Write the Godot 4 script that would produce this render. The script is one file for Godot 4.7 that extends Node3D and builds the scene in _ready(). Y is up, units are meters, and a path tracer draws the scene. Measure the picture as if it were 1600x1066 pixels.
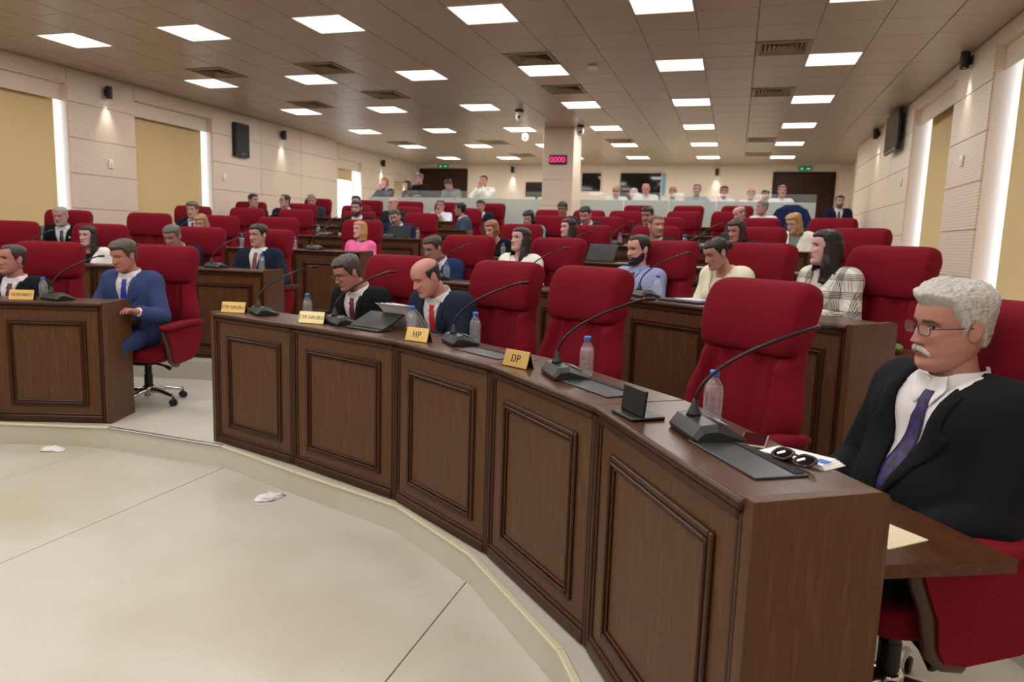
extends Node3D
# A parliament chamber: curved tiers of dark wood desks with red chairs, people seated, LED ceiling.
# Room frame: x across the hall, -z towards the rear wall, y = 0 is the first platform.

const CX := -4.0            # centre of the curved rows
const CEIL := 3.762
const WALL_L := -9.5
const WALL_R := 2.43
const WALL_B := -21.2
const WALL_F := 5.0
const STEP := 0.18
const ROW_R := [4.3, 6.05, 7.95, 9.85, 11.75, 13.4]     # radius of each row's desk front
const WELL_Y := -0.15
const LEDGE := 0.91
const WORK := 0.74
const GALLERY_Y := 1.4
const LAMP := 1.7            # energy of one LED panel

var used_names := {}
var mats := {}
var rng := RandomNumberGenerator.new()

func _ready() -> void:
	rng.seed = 7
	set_camera_and_light()
	build_shell()
	build_ceiling()
	build_wall_fixtures()
	build_gallery()
	build_desks()
	build_chairs()
	build_people()
	build_desk_things()
	build_small_things()

func set_camera_and_light() -> void:
	var cam := Camera3D.new()
	cam.name = "camera"
	add_child(cam)
	cam.position = Vector3(0, 1.46, 0)
	cam.rotation_order = EULER_ORDER_YXZ
	cam.rotation = Vector3(-0.13873, 0.29664, 0.03261)
	cam.near = 0.05
	cam.far = 200.0
	var att := CameraAttributesPhysical.new()
	att.frustum_focal_length = 25.15
	att.exposure_aperture = 3.6
	att.frustum_focus_distance = 2.9
	att.frustum_near = 0.05
	att.frustum_far = 200.0
	cam.attributes = att
	cam.fov = rad_to_deg(2.0 * atan(533.0 / 1117.27))
	cam.current = true
	var we := WorldEnvironment.new()
	we.name = "world_environment"
	add_child(we)
	var e := Environment.new()
	e.background_mode = Environment.BG_SKY
	var sky := Sky.new()
	var sm := ProceduralSkyMaterial.new()
	sm.sky_top_color = Color(0.62, 0.74, 0.92)
	sm.sky_horizon_color = Color(0.92, 0.95, 1.0)
	sm.ground_bottom_color = Color(0.55, 0.54, 0.5)
	sm.ground_horizon_color = Color(0.85, 0.86, 0.86)
	sm.sky_energy_multiplier = 3.4
	sm.ground_energy_multiplier = 2.4
	sky.sky_material = sm
	e.sky = sky
	e.tonemap_mode = Environment.TONE_MAPPER_LINEAR
	e.tonemap_exposure = 1.0
	e.sdfgi_enabled = true
	e.ssao_enabled = true
	e.ssil_enabled = true
	we.environment = e

# ---------------------------------------------------------------- mesh builder
class MB:
	var v := PackedVector3Array()
	var n := PackedVector3Array()
	var c := PackedColorArray()
	var i := PackedInt32Array()
	var col := Color.WHITE

	func put(p: Vector3, q: Vector3) -> int:
		v.append(p); n.append(q); c.append(col)
		return v.size() - 1

	func tri(a: Vector3, b: Vector3, d: Vector3) -> void:
		var q := (b - a).cross(d - a).normalized()
		var s := put(a, q); put(b, q); put(d, q)
		i.append_array(PackedInt32Array([s, s + 2, s + 1]))

	func quad(a: Vector3, b: Vector3, d: Vector3, e: Vector3) -> void:
		var q := (d - a).cross(e - b).normalized()
		var s := put(a, q); put(b, q); put(d, q); put(e, q)
		i.append_array(PackedInt32Array([s, s + 2, s + 1, s, s + 3, s + 2]))

	func box(at: Transform3D, size: Vector3, bev := 0.0) -> void:
		var h := size * 0.5
		var b := minf(bev, minf(h.x, minf(h.y, h.z)) * 0.98)
		# P[sx][sy][sz][axis]: corner point belonging to the face across that axis
		var pt := func(sx: float, sy: float, sz: float, ax: int) -> Vector3:
			var p := Vector3(sx * h.x, sy * h.y, sz * h.z)
			if ax != 0: p.x -= sx * b
			if ax != 1: p.y -= sy * b
			if ax != 2: p.z -= sz * b
			return at * p
		for s in [-1.0, 1.0]:
			var xs := [pt.call(s, -1.0, -1.0, 0), pt.call(s, 1.0, -1.0, 0), pt.call(s, 1.0, 1.0, 0), pt.call(s, -1.0, 1.0, 0)]
			var ys := [pt.call(-1.0, s, -1.0, 1), pt.call(-1.0, s, 1.0, 1), pt.call(1.0, s, 1.0, 1), pt.call(1.0, s, -1.0, 1)]
			var zs := [pt.call(-1.0, -1.0, s, 2), pt.call(1.0, -1.0, s, 2), pt.call(1.0, 1.0, s, 2), pt.call(-1.0, 1.0, s, 2)]
			for f in [xs, ys, zs]:
				if s > 0: quad(f[0], f[1], f[2], f[3])
				else: quad(f[3], f[2], f[1], f[0])
		if b <= 0.0:
			return
		for s in [-1.0, 1.0]:
			for t in [-1.0, 1.0]:
				var fl: bool = s * t > 0
				var e1 := [pt.call(s, t, -1.0, 0), pt.call(s, t, -1.0, 1), pt.call(s, t, 1.0, 1), pt.call(s, t, 1.0, 0)]
				var e2 := [pt.call(-1.0, s, t, 1), pt.call(-1.0, s, t, 2), pt.call(1.0, s, t, 2), pt.call(1.0, s, t, 1)]
				var e3 := [pt.call(t, -1.0, s, 2), pt.call(t, -1.0, s, 0), pt.call(t, 1.0, s, 0), pt.call(t, 1.0, s, 2)]
				for f in [e1, e2, e3]:
					if fl: quad(f[0], f[1], f[2], f[3])
					else: quad(f[3], f[2], f[1], f[0])
				for u in [-1.0, 1.0]:
					var a: Vector3 = pt.call(s, t, u, 0)
					var d: Vector3 = pt.call(s, t, u, 1)
					var g: Vector3 = pt.call(s, t, u, 2)
					if s * t * u > 0: tri(a, d, g)
					else: tri(a, g, d)

	# smooth closed loft through rings of equal length; caps close the ends. Orientation is settled by volume.
	func loft(rings: Array, cap := true, wrap := true) -> void:
		var base := v.size()
		var i0 := i.size()
		var m: int = rings[0].size()
		var r: int = rings.size()
		for ring in rings:
			for p in ring:
				put(p, Vector3.ZERO)
		var last := m if wrap else m - 1
		for a in r - 1:
			for b in last:
				var p0 := base + a * m + b
				var p1 := base + a * m + (b + 1) % m
				var p2 := p1 + m
				var p3 := p0 + m
				i.append_array(PackedInt32Array([p0, p1, p2, p0, p2, p3]))
		if cap and wrap:
			for e in [0, r - 1]:
				var mid := Vector3.ZERO
				for p in rings[e]:
					mid += p
				mid /= m
				var ci := put(mid, Vector3.ZERO)
				for b in m:
					var p0: int = base + e * m + b
					var p1: int = base + e * m + (b + 1) % m
					if e == 0: i.append_array(PackedInt32Array([p1, p0, ci]))
					else: i.append_array(PackedInt32Array([p0, p1, ci]))
		settle(base, i0)

	func settle(base: int, i0: int, closed := true) -> void:
		var mid := Vector3.ZERO
		for k in range(base, v.size()):
			mid += v[k]
		mid /= maxi(1, v.size() - base)
		var vol := 0.0
		for k in range(i0, i.size(), 3):
			vol += (v[i[k]] - mid).dot((v[i[k + 1]] - mid).cross(v[i[k + 2]] - mid))
		if vol > 0.0:                         # counter-clockwise outside: turn to clockwise
			for k in range(i0, i.size(), 3):
				var t := i[k + 1]
				i[k + 1] = i[k + 2]
				i[k + 2] = t
		for k in range(i0, i.size(), 3):
			var a := i[k]
			var b := i[k + 1]
			var d := i[k + 2]
			var q := (v[d] - v[a]).cross(v[b] - v[a])
			n[a] += q; n[b] += q; n[d] += q
		for k in range(base, v.size()):
			n[k] = n[k].normalized() if n[k].length_squared() > 1e-20 else Vector3.UP

	func tube(path: Array, rad: Variant, seg := 8, squash := Vector2.ONE) -> void:
		var rings := []
		var side := Vector3.ZERO
		for k in path.size():
			var p: Vector3 = path[k]
			var d: Vector3 = (path[mini(k + 1, path.size() - 1)] - path[maxi(k - 1, 0)]).normalized()
			if side == Vector3.ZERO:
				side = d.cross(Vector3.UP if absf(d.y) < 0.9 else Vector3.RIGHT).normalized()
			side = (side - d * side.dot(d)).normalized()
			var up := d.cross(side)
			var r: float = rad[k] if rad is Array else rad
			var ring := PackedVector3Array()
			for s in seg:
				var a := TAU * s / seg
				ring.append(p + side * cos(a) * r * squash.x + up * sin(a) * r * squash.y)
			rings.append(ring)
		loft(rings)

	func lathe(at: Transform3D, prof: Array, seg := 20) -> void:
		var rings := []
		for q in prof:
			var ring := PackedVector3Array()
			for s in seg:
				var a := TAU * s / seg
				ring.append(at * Vector3(q.x * cos(a), q.y, q.x * sin(a)))
			rings.append(ring)
		loft(rings)

	# prism: polygon in local xy, thickness along z from z0 to z1, sharp edges
	func prism(at: Transform3D, poly: PackedVector2Array, z0: float, z1: float) -> void:
		var p := poly
		if not Geometry2D.is_polygon_clockwise(p):
			p = p.duplicate()
		else:
			p = p.duplicate()
			p.reverse()
		# Godot counts clockwise with y down; settle below by signed area
		var area := 0.0
		for k in p.size():
			var q := p[(k + 1) % p.size()]
			area += p[k].x * q.y - q.x * p[k].y
		if area < 0:
			p.reverse()
		var t := Geometry2D.triangulate_polygon(p)
		for k in range(0, t.size(), 3):
			var a := p[t[k]]
			var b := p[t[k + 1]]
			var d := p[t[k + 2]]
			if (b - a).cross(d - a) < 0:
				var s := b
				b = d
				d = s
			tri(at * Vector3(a.x, a.y, z1), at * Vector3(b.x, b.y, z1), at * Vector3(d.x, d.y, z1))
			tri(at * Vector3(a.x, a.y, z0), at * Vector3(d.x, d.y, z0), at * Vector3(b.x, b.y, z0))
		for k in p.size():
			var a := p[k]
			var b := p[(k + 1) % p.size()]
			quad(at * Vector3(a.x, a.y, z0), at * Vector3(b.x, b.y, z0), at * Vector3(b.x, b.y, z1), at * Vector3(a.x, a.y, z1))

	func add(o: MB, at := Transform3D.IDENTITY) -> void:
		var s := v.size()
		v.append_array(at * o.v)
		var rot := Transform3D(at.basis.orthonormalized(), Vector3.ZERO)
		n.append_array(rot * o.n)
		c.append_array(o.c)
		var f := PackedInt32Array(o.i)
		for k in f.size():
			f[k] += s
		i.append_array(f)

	func mesh() -> ArrayMesh:
		var a := []
		a.resize(Mesh.ARRAY_MAX)
		a[Mesh.ARRAY_VERTEX] = v
		a[Mesh.ARRAY_NORMAL] = n
		a[Mesh.ARRAY_COLOR] = c
		a[Mesh.ARRAY_INDEX] = i
		var m := ArrayMesh.new()
		m.add_surface_from_arrays(Mesh.PRIMITIVE_TRIANGLES, a)
		return m

# ---------------------------------------------------------------- naming and placing
func numbered(called: String) -> String:
	if not used_names.has(called):
		used_names[called] = 0
		return called
	used_names[called] += 1
	return "%s_%03d" % [called, used_names[called]]

func tag(o: Node, label: String, category: String, group := "", kind := "") -> void:
	if label != "": o.set_meta("label", label)
	if category != "": o.set_meta("category", category)
	if group != "": o.set_meta("group", group)
	if kind != "": o.set_meta("kind", kind)

func thing(called: String, label: String, category: String, at := Vector3.ZERO, turn := 0.0, group := "") -> Node3D:
	var o := Node3D.new()
	o.name = numbered(called)
	add_child(o)
	o.position = at
	o.rotation.y = turn
	tag(o, label, category, group)
	return o

func obj(called: String, mb: Variant, m: Material, parent: Node = self) -> MeshInstance3D:
	var o := MeshInstance3D.new()
	o.mesh = mb.mesh() if mb is MB else mb
	o.material_override = m
	o.cast_shadow = GeometryInstance3D.SHADOW_CASTING_SETTING_ON
	if parent == self:
		o.name = numbered(called)
		add_child(o)
	else:
		o.name = called
		parent.add_child(o, true)
	return o

func struct(called: String, mb: Variant, m: Material) -> MeshInstance3D:
	var o := obj(called, mb, m)
	o.set_meta("kind", "structure")
	return o

func dup(src: Node3D, at: Vector3, turn: float) -> Node3D:
	var base := String(src.name)
	var cut := base.rfind("_")
	if cut > 0 and base.substr(cut + 1).is_valid_int():
		base = base.substr(0, cut)
	var o: Node3D = src.duplicate()
	o.name = numbered(base)
	add_child(o)
	o.position = at
	o.rotation.y = turn
	return o

func T(p: Vector3, b := Basis.IDENTITY) -> Transform3D:
	return Transform3D(b, p)

func ry(a: float) -> Basis:
	return Basis(Vector3.UP, a)

# a point on row circle: radius, degrees from the hall axis, height
func polar(r: float, deg: float, y: float) -> Vector3:
	return Vector3(CX + r * sin(deg_to_rad(deg)), y, -r * cos(deg_to_rad(deg)))

# ---------------------------------------------------------------- materials
func mat(col: Color, rough := 0.8, metal := 0.0, opt := {}) -> StandardMaterial3D:
	var key := str(col) + str(rough) + str(metal) + str(opt)
	if mats.has(key):
		return mats[key]
	var m := StandardMaterial3D.new()
	m.albedo_color = col
	m.roughness = rough
	m.metallic = metal
	for k in opt:
		m.set(k, opt[k])
	mats[key] = m
	return m

func rgb(r: float, g: float, b: float) -> Color:
	return Color(r / 255.0, g / 255.0, b / 255.0)

func ramp_image(noise: FastNoiseLite, size: int, stops: Array, cols: Array) -> ImageTexture:
	var src := noise.get_seamless_image(size, size)
	var im := Image.create(size, size, true, Image.FORMAT_RGB8)
	var g := Gradient.new()
	g.offsets = PackedFloat32Array(stops)
	g.colors = PackedColorArray(cols)
	for y in size:
		for x in size:
			im.set_pixel(x, y, g.sample(src.get_pixel(x, y).r))
	im.generate_mipmaps()
	return ImageTexture.create_from_image(im)

func noise(kind: int, freq: float, oct := 4, sd := 1) -> FastNoiseLite:
	var f := FastNoiseLite.new()
	f.noise_type = kind
	f.frequency = freq
	f.fractal_octaves = oct
	f.seed = sd
	return f

func wood(tint := Color.WHITE, rough := 0.38) -> StandardMaterial3D:
	var key := "wood" + str(tint) + str(rough)
	if mats.has(key):
		return mats[key]
	if not mats.has("woodtex"):
		mats["woodtex"] = ramp_image(noise(FastNoiseLite.TYPE_SIMPLEX_SMOOTH, 0.012, 5, 3), 384, [0.0, 0.35, 0.55, 0.75, 1.0],
			[rgb(74, 47, 29), rgb(90, 59, 37), rgb(83, 53, 33), rgb(99, 66, 42), rgb(86, 55, 34)])
	var m := StandardMaterial3D.new()
	m.albedo_texture = mats["woodtex"]
	m.albedo_color = tint
	m.roughness = rough
	m.uv1_triplanar = true
	m.uv1_scale = Vector3(5.0, 0.45, 5.0)
	m.metallic_specular = 0.35
	mats[key] = m
	return m

func fabric(col: Color, rough := 0.92, scale := 22.0, strong := true) -> StandardMaterial3D:
	var key := "fab" + str(col) + str(scale) + str(strong)
	if mats.has(key):
		return mats[key]
	if not mats.has("fabtex"):
		mats["fabtex"] = ramp_image(noise(FastNoiseLite.TYPE_SIMPLEX, 0.06, 4, 9), 256, [0.0, 0.5, 1.0],
			[Color(0.8, 0.8, 0.8), Color(0.92, 0.92, 0.92), Color(1, 1, 1)])
	var m := StandardMaterial3D.new()
	if strong: m.albedo_texture = mats["fabtex"]
	m.albedo_color = col
	m.roughness = rough
	m.uv1_triplanar = true
	m.uv1_scale = Vector3.ONE * (scale / 10.0)
	m.metallic_specular = 0.25
	m.rim_enabled = true
	m.rim = 0.12
	m.rim_tint = 0.7
	mats[key] = m
	return m

# ---------------------------------------------------------------- the room
func flat_prism(mb: MB, poly: PackedVector2Array, y0: float, y1: float) -> void:
	mb.prism(Transform3D(Basis(Vector3(1, 0, 0), Vector3(0, 0, 1), Vector3(0, -1, 0)), Vector3.ZERO), poly, -y1, -y0)

func terrazzo() -> StandardMaterial3D:
	if mats.has("terrazzo"):
		return mats["terrazzo"]
	var m := StandardMaterial3D.new()
	m.albedo_texture = ramp_image(noise(FastNoiseLite.TYPE_CELLULAR, 0.11, 3, 5), 512, [0.0, 0.3, 0.6, 0.8, 1.0],
		[rgb(182, 180, 168), rgb(200, 198, 187), rgb(204, 202, 191), rgb(192, 190, 178), rgb(176, 173, 160)])
	m.uv1_triplanar = true
	m.uv1_world_triplanar = true
	m.uv1_scale = Vector3.ONE * 1.6
	m.detail_enabled = true
	m.detail_blend_mode = BaseMaterial3D.BLEND_MODE_MUL
	m.detail_uv_layer = BaseMaterial3D.DETAIL_UV_2
	m.detail_albedo = ramp_image(noise(FastNoiseLite.TYPE_SIMPLEX_SMOOTH, 0.01, 4, 21), 256, [0.0, 0.45, 0.62, 1.0],
		[Color(1, 1, 1), Color(1, 1, 1), Color(0.97, 0.96, 0.93), Color(0.93, 0.91, 0.86)])
	m.uv2_triplanar = true
	m.uv2_world_triplanar = true
	m.uv2_scale = Vector3.ONE * 0.22
	m.roughness = 0.42
	mats["terrazzo"] = m
	return m

func wall_paint() -> StandardMaterial3D:
	return mat(rgb(226, 208, 188), 0.55)

func panel_mat(perforated: bool) -> StandardMaterial3D:
	var key := "panel" + str(perforated)
	if mats.has(key):
		return mats[key]
	var im := Image.create(128, 128, true, Image.FORMAT_RGB8)
	var nz := noise(FastNoiseLite.TYPE_SIMPLEX, 0.05, 3, 4)
	for y in 128:
		for x in 128:
			var k := 0.97 + 0.03 * nz.get_noise_2d(x * 0.5, y * 6.0)
			im.set_pixel(x, y, Color(0.9 * k, 0.83 * k, 0.755 * k))
	if perforated:
		for gy in 8:
			for gx in 8:
				for dy in 5:
					for dx in 5:
						if Vector2(dx - 2, dy - 2).length() < 2.3:
							im.set_pixel(gx * 16 + 6 + dx, gy * 16 + 6 + dy, Color(0.52, 0.44, 0.36))
	im.generate_mipmaps()
	var m := StandardMaterial3D.new()
	m.albedo_texture = ImageTexture.create_from_image(im)
	m.uv1_triplanar = true
	m.uv1_world_triplanar = true
	m.uv1_scale = Vector3.ONE * 3.6
	m.roughness = 0.5
	mats[key] = m
	return m

# a side wall at x, its outer side towards out (-1 or 1), solid between z0 (near) and z1 (far) but for openings [near z, far z, low y, high y]
func side_wall(called: String, x: float, out: float, z0: float, z1: float, holes: Array, seams_z: Array, mid_holes: Array) -> Node3D:
	var mb := MB.new()
	var th := 0.34
	var cx := x + out * th * 0.5
	var cuts := [z0]
	for h in holes:
		cuts.append(h[0]); cuts.append(h[1])
	cuts.append(z1)
	for k in range(0, cuts.size(), 2):
		var a: float = cuts[k]
		var b: float = cuts[k + 1]
		if a - b > 0.01:
			mb.box(T(Vector3(cx, CEIL * 0.5, (a + b) * 0.5)), Vector3(th, CEIL + 0.7, a - b))
	for h in holes:
		var zc: float = (h[0] + h[1]) * 0.5
		var w: float = h[0] - h[1]
		mb.box(T(Vector3(cx, (h[3] + CEIL + 0.35) * 0.5, zc)), Vector3(th, CEIL + 0.35 - h[3], w))
		mb.box(T(Vector3(cx, (h[2] - 0.25) * 0.5, zc)), Vector3(th, h[2] + 0.25, w))
	var o := struct(called, mb, wall_paint())
	# cladding panels: rows every 0.515 m below 3.28
	var ys := [CEIL - 0.005, 3.285, 2.77, 2.255, 1.74, 1.225, 0.71, 0.2]
	for s in seams_z:
		var a: float = s[0]
		var b: float = s[1]
		for k in ys.size() - 1:
			var hi: float = ys[k] - 0.004
			var lo: float = ys[k + 1] + 0.004
			if hi < s[3]:
				continue
			lo = maxf(lo, s[3] + 0.004)
			var p := MB.new()
			p.box(T(Vector3(0, 0, 0)), Vector3(0.022, hi - lo, a - b - 0.008), 0.003)
			var q := obj("panel", p, panel_mat(s[2]), o)
			q.position = Vector3(x - out * 0.007, (hi + lo) * 0.5, (a + b) * 0.5)
	return o

func build_shell() -> void:
	var stone := terrazzo()
	# floor of the well: long slabs with thin dark joints
	var fb := MB.new()
	fb.box(T(Vector3((WALL_L + WALL_R) * 0.5, WELL_Y - 0.09, -0.2)), Vector3(WALL_R - WALL_L + 0.6, 0.14, 10.6))
	var fl := struct("floor", fb, mat(rgb(140, 134, 118), 0.9))
	var js := [WALL_L, -7.6, -6.5, -5.43, -4.36, -3.26, -1.11, 1.05, WALL_R]
	for k in js.size() - 1:
		var s := MB.new()
		var w: float = js[k + 1] - js[k] - 0.006
		s.box(T(Vector3.ZERO), Vector3(w, 0.03, 10.0), 0.0015)
		var q := obj("slab", s, stone, fl)
		q.position = Vector3((js[k] + js[k + 1]) * 0.5, WELL_Y - 0.015, 0.0)
	# first platform, its edge follows the desks
	var edge := [Vector2(WALL_L, -1.2), Vector2(-8.4, -1.55), Vector2(-7.5, -2.5), Vector2(-6.75, -3.1), Vector2(-5.95, -3.55), Vector2(-5.1, -3.82), Vector2(-4.33, -4.04), Vector2(-3.27, -3.98), Vector2(-2.5, -3.7), Vector2(-1.67, -3.42), Vector2(-1.08, -2.99), Vector2(-0.5, -2.36), Vector2(-0.05, -1.58), Vector2(0.42, -0.72), Vector2(0.75, 0.3), Vector2(1.0, 1.2), Vector2(WALL_R, 1.2)]
	var poly := PackedVector2Array(edge)
	poly.append(Vector2(WALL_R, -9.0))
	poly.append(Vector2(WALL_L, -9.0))
	var pb := MB.new()
	flat_prism(pb, poly, WELL_Y + 0.0005, 0.0)
	struct("floor_platform", pb, stone)
	# a thin cream edging under the desks and an aluminium nosing across the aisle
	for k in range(4, 13):
		var a: Vector2 = edge[k]
		var b: Vector2 = edge[k + 1]
		var d := (b - a)
		var nose := MB.new()
		nose.box(T(Vector3.ZERO), Vector3(d.length() - 0.002, 0.016, 0.03), 0.004)
		var nb := struct("trim_%d" % (k - 3), nose, mat(rgb(176, 178, 178), 0.3, 0.9) if k == 6 else mat(rgb(214, 208, 180), 0.5))
		nb.position = Vector3((a.x + b.x) * 0.5, 0.0, (a.y + b.y) * 0.5)
		nb.rotation.y = -atan2(d.y, d.x)
	# the stepped tiers behind
	for k in range(1, 6):
		var r: float = ROW_R[k] - 0.22
		var disc := PackedVector2Array()
		for s in 180:
			disc.append(Vector2(CX + r * cos(TAU * s / 180.0), r * sin(TAU * s / 180.0)))
		var far: float = -15.05 if k == 5 else -(ROW_R[k + 1] + 0.3)
		var rect := PackedVector2Array([Vector2(WALL_L, 0.6), Vector2(WALL_R, 0.6), Vector2(WALL_R, -15.05), Vector2(WALL_L, -15.05)])
		var t := MB.new()
		for piece in Geometry2D.clip_polygons(rect, disc):
			flat_prism(t, piece, (k - 1) * STEP + 0.0005, k * STEP)
		struct("floor_tier_%d" % k, t, stone)
	var gb := MB.new()
	gb.box(T(Vector3((-9.85 + 2.78) * 0.5, (GALLERY_Y + 0.7) * 0.5 - 0.02, (-15.06 + WALL_B) * 0.5)), Vector3(12.6, GALLERY_Y - 0.7 + 0.04, -15.06 - WALL_B))
	struct("floor_gallery", gb, stone)
	# walls
	var up := [3.525, 0.9]
	side_wall("wall_left", WALL_L, -1.0, WALL_F, -15.8, [[2.0, 0.2, 0.9, 3.525], [-1.05, -2.85, 0.9, 3.525], [-3.85, -5.65, 0.9, 3.525], [-6.6, -8.4, 0.9, 3.525], [-9.64, -11.45, 0.9, 3.525]],
		[[-5.65, -6.6, true, 0.2], [-6.6, -8.4, true, 3.535], [-8.4, -9.64, true, 0.2], [-9.64, -11.45, false, 3.535], [-11.45, -12.9, false, 0.2], [-12.9, -14.34, false, 0.2], [-14.34, -15.8, false, 0.2]], [])
	side_wall("wall_left_rear", -9.85, -1.0, -15.8, WALL_B, [[-16.5, -17.72, 1.9, 3.42], [-19.66, -20.76, 1.9, 3.38]],
		[[-15.82, -16.5, false, 1.4], [-17.72, -19.66, false, 1.4], [-16.5, -17.72, false, 3.43]], [])
	side_wall("wall_right", WALL_R, 1.0, WALL_F, -17.7, [[2.0, 0.2, 0.9, 3.6], [-1.2, -3.0, 0.9, 3.6], [-4.0, -5.8, 0.9, 3.6], [-7.0, -8.82, 0.9, 3.6], [-10.2, -12.36, 0.9, 3.6]],
		[[-5.8, -7.0, false, 0.2], [-7.0, -8.82, false, 3.61], [-8.82, -10.2, true, 0.2], [-10.2, -12.36, false, 3.61], [-12.36, -13.9, false, 0.2], [-13.9, -15.8, false, 0.2], [-15.8, -17.7, false, 0.2]], [])
	side_wall("wall_right_rear", 2.78, 1.0, -17.7, WALL_B, [[-18.2, -19.6, 1.9, 3.3]], [], [])
	var wb := MB.new()
	wb.box(T(Vector3(-3.5, CEIL * 0.5, WALL_B - 0.15)), Vector3(13.6, CEIL + 0.7, 0.3))
	struct("wall_back", wb, wall_paint())
	var wf := MB.new()
	wf.box(T(Vector3(-3.5, CEIL * 0.5, WALL_F + 0.15)), Vector3(13.4, CEIL + 0.7, 0.3))
	struct("wall_front", wf, wall_paint())
	# windows with roller blinds; the blind stops short of the far reveal, where daylight shows as a bright slit
	var n := 0
	for w in [[WALL_L, -1.0, 2.0, 0.2, 3.525, 0.9, "side"], [WALL_L, -1.0, -1.05, -2.85, 3.525, 0.9, "side"], [WALL_L, -1.0, -3.85, -5.65, 3.525, 0.9, "side"],
			[WALL_L, -1.0, -6.6, -8.4, 3.525, 0.9, "tan roller blind drawn down in the window beside the perforated panels"],
			[WALL_L, -1.0, -9.64, -11.45, 3.525, 0.9, "tan roller blind drawn down in the window beside the wall loudspeaker"],
			[-9.85, -1.0, -16.5, -17.72, 3.42, 1.9, "tan roller blind pulled half down over the bright gallery window"],
			[-9.85, -1.0, -19.66, -20.76, 3.38, 1.9, "cream roller blind on the rear window by the dark doors"],
			[WALL_R, 1.0, 2.0, 0.2, 3.6, 0.9, "side"], [WALL_R, 1.0, -1.2, -3.0, 3.6, 0.9, "side"], [WALL_R, 1.0, -4.0, -5.8, 3.6, 0.9, "side"],
			[WALL_R, 1.0, -7.0, -8.82, 3.6, 0.9, "tan roller blind drawn down beside a wide bright slit of daylight"],
			[WALL_R, 1.0, -10.2, -12.36, 3.6, 0.9, "tan roller blind drawn down in the window beside the wall screen"],
			[2.78, 1.0, -18.2, -19.6, 3.3, 1.9, "pale roller blind in the window near the seated man in navy"]]:
		n += 1
		window(n, w[0], w[1], w[2], w[3], w[4], w[5], w[6])

func window(n: int, x: float, out: float, z0: float, z1: float, top: float, low: float, label: String) -> void:
	var w := z0 - z1
	var h := top - low
	var zc := (z0 + z1) * 0.5
	var yc := (top + low) * 0.5
	var fr := MB.new()
	var d := 0.06
	for s in [-1.0, 1.0]:
		fr.box(T(Vector3(0, 0, s * (w * 0.5 - 0.01))), Vector3(d, h, 0.02), 0.004)
		fr.box(T(Vector3(0, s * (h * 0.5 - 0.03), 0)), Vector3(d, 0.06, w - 0.04), 0.004)
	var f := struct("window_%d" % n, fr, mat(rgb(235, 235, 232), 0.4))
	f.position = Vector3(x + out * 0.29, yc, zc)
	var pm := MB.new()
	pm.box(T(Vector3.ZERO), Vector3(0.006, h - 0.12, w - 0.04))
	obj("pane", pm, mat(Color(0.9, 0.97, 1.0, 0.12), 0.03, 0.0, {"transparency": BaseMaterial3D.TRANSPARENCY_ALPHA}), f)
	# pelmet board closing the head of the niche
	var pl := MB.new()
	pl.box(T(Vector3.ZERO), Vector3(0.02, 0.235, w - 0.01), 0.003)
	var p := struct("trim_%d" % (20 + n), pl, panel_mat(false))
	p.position = Vector3(x + out * 0.08, top - 0.1185, zc)
	# roller blind
	var half := n == 6
	var blab := label
	var grp := ""
	if label == "side":
		blab = "tan roller blind drawn down over a tall window along the chamber floor"
		grp = "blinds of the windows along the chamber floor"
	var b := thing("roller_blind", blab, "blind", Vector3(x + out * (0.17 if n < 9 else 0.22), 0, zc), 0.0, grp)
	var gap := 0.085 if n < 9 else 0.085
	if half: gap = 0.2
	var bw := w - gap - 0.02
	var zo := (gap - 0.02) * 0.5
	var bot: float = 2.93 if half else low + 0.12
	var bm := MB.new()
	bm.box(T(Vector3(0, (top - 0.06 + bot) * 0.5, zo)), Vector3(0.004, top - 0.06 - bot, bw))
	var cloth := fabric(rgb(214, 190, 142), 0.9, 40.0, false).duplicate()
	cloth.backlight_enabled = true
	cloth.backlight = Color(0.1, 0.085, 0.05)
	if mats.has("blindcloth"): cloth = mats["blindcloth"]
	mats["blindcloth"] = cloth
	obj("cloth", bm, cloth, b)
	var rl := MB.new()
	rl.tube([Vector3(0, top - 0.05, zo - bw * 0.5), Vector3(0, top - 0.05, zo + bw * 0.5)], 0.025, 10)
	obj("roller", rl, mat(rgb(200, 190, 170), 0.6), b)
	var bb := MB.new()
	bb.box(T(Vector3(0, bot - 0.01, zo)), Vector3(0.014, 0.026, bw), 0.003)
	obj("bottom_bar", bb, mat(rgb(190, 176, 140), 0.5), b)

# ---------------------------------------------------------------- ceiling
const LIGHT_X := [-8.047, -6.247, -4.447, -2.647, -0.847, 0.953]
const LIGHT_Z0 := -7.291
const LIGHT_DZ := 2.45

func ceiling_mat() -> StandardMaterial3D:
	if mats.has("ceil"):
		return mats["ceil"]
	var im := Image.create(128, 128, true, Image.FORMAT_RGB8)
	var nz := noise(FastNoiseLite.TYPE_SIMPLEX, 0.08, 3, 14)
	for y in 128:
		for x in 128:
			var k := 0.97 + 0.05 * nz.get_noise_2d(x * 2.0, y * 0.3)
			var dot := Vector2(fmod(x, 8.0) - 4.0, fmod(y, 8.0) - 4.0).length()
			if dot < 1.6: k *= 0.78
			im.set_pixel(x, y, Color(0.735 * k, 0.655 * k, 0.575 * k))
	im.generate_mipmaps()
	var m := StandardMaterial3D.new()
	m.albedo_texture = ImageTexture.create_from_image(im)
	m.uv1_triplanar = true
	m.uv1_scale = Vector3.ONE * 3.3333
	m.roughness = 0.36
	m.metallic_specular = 0.6
	mats["ceil"] = m
	return m

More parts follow.
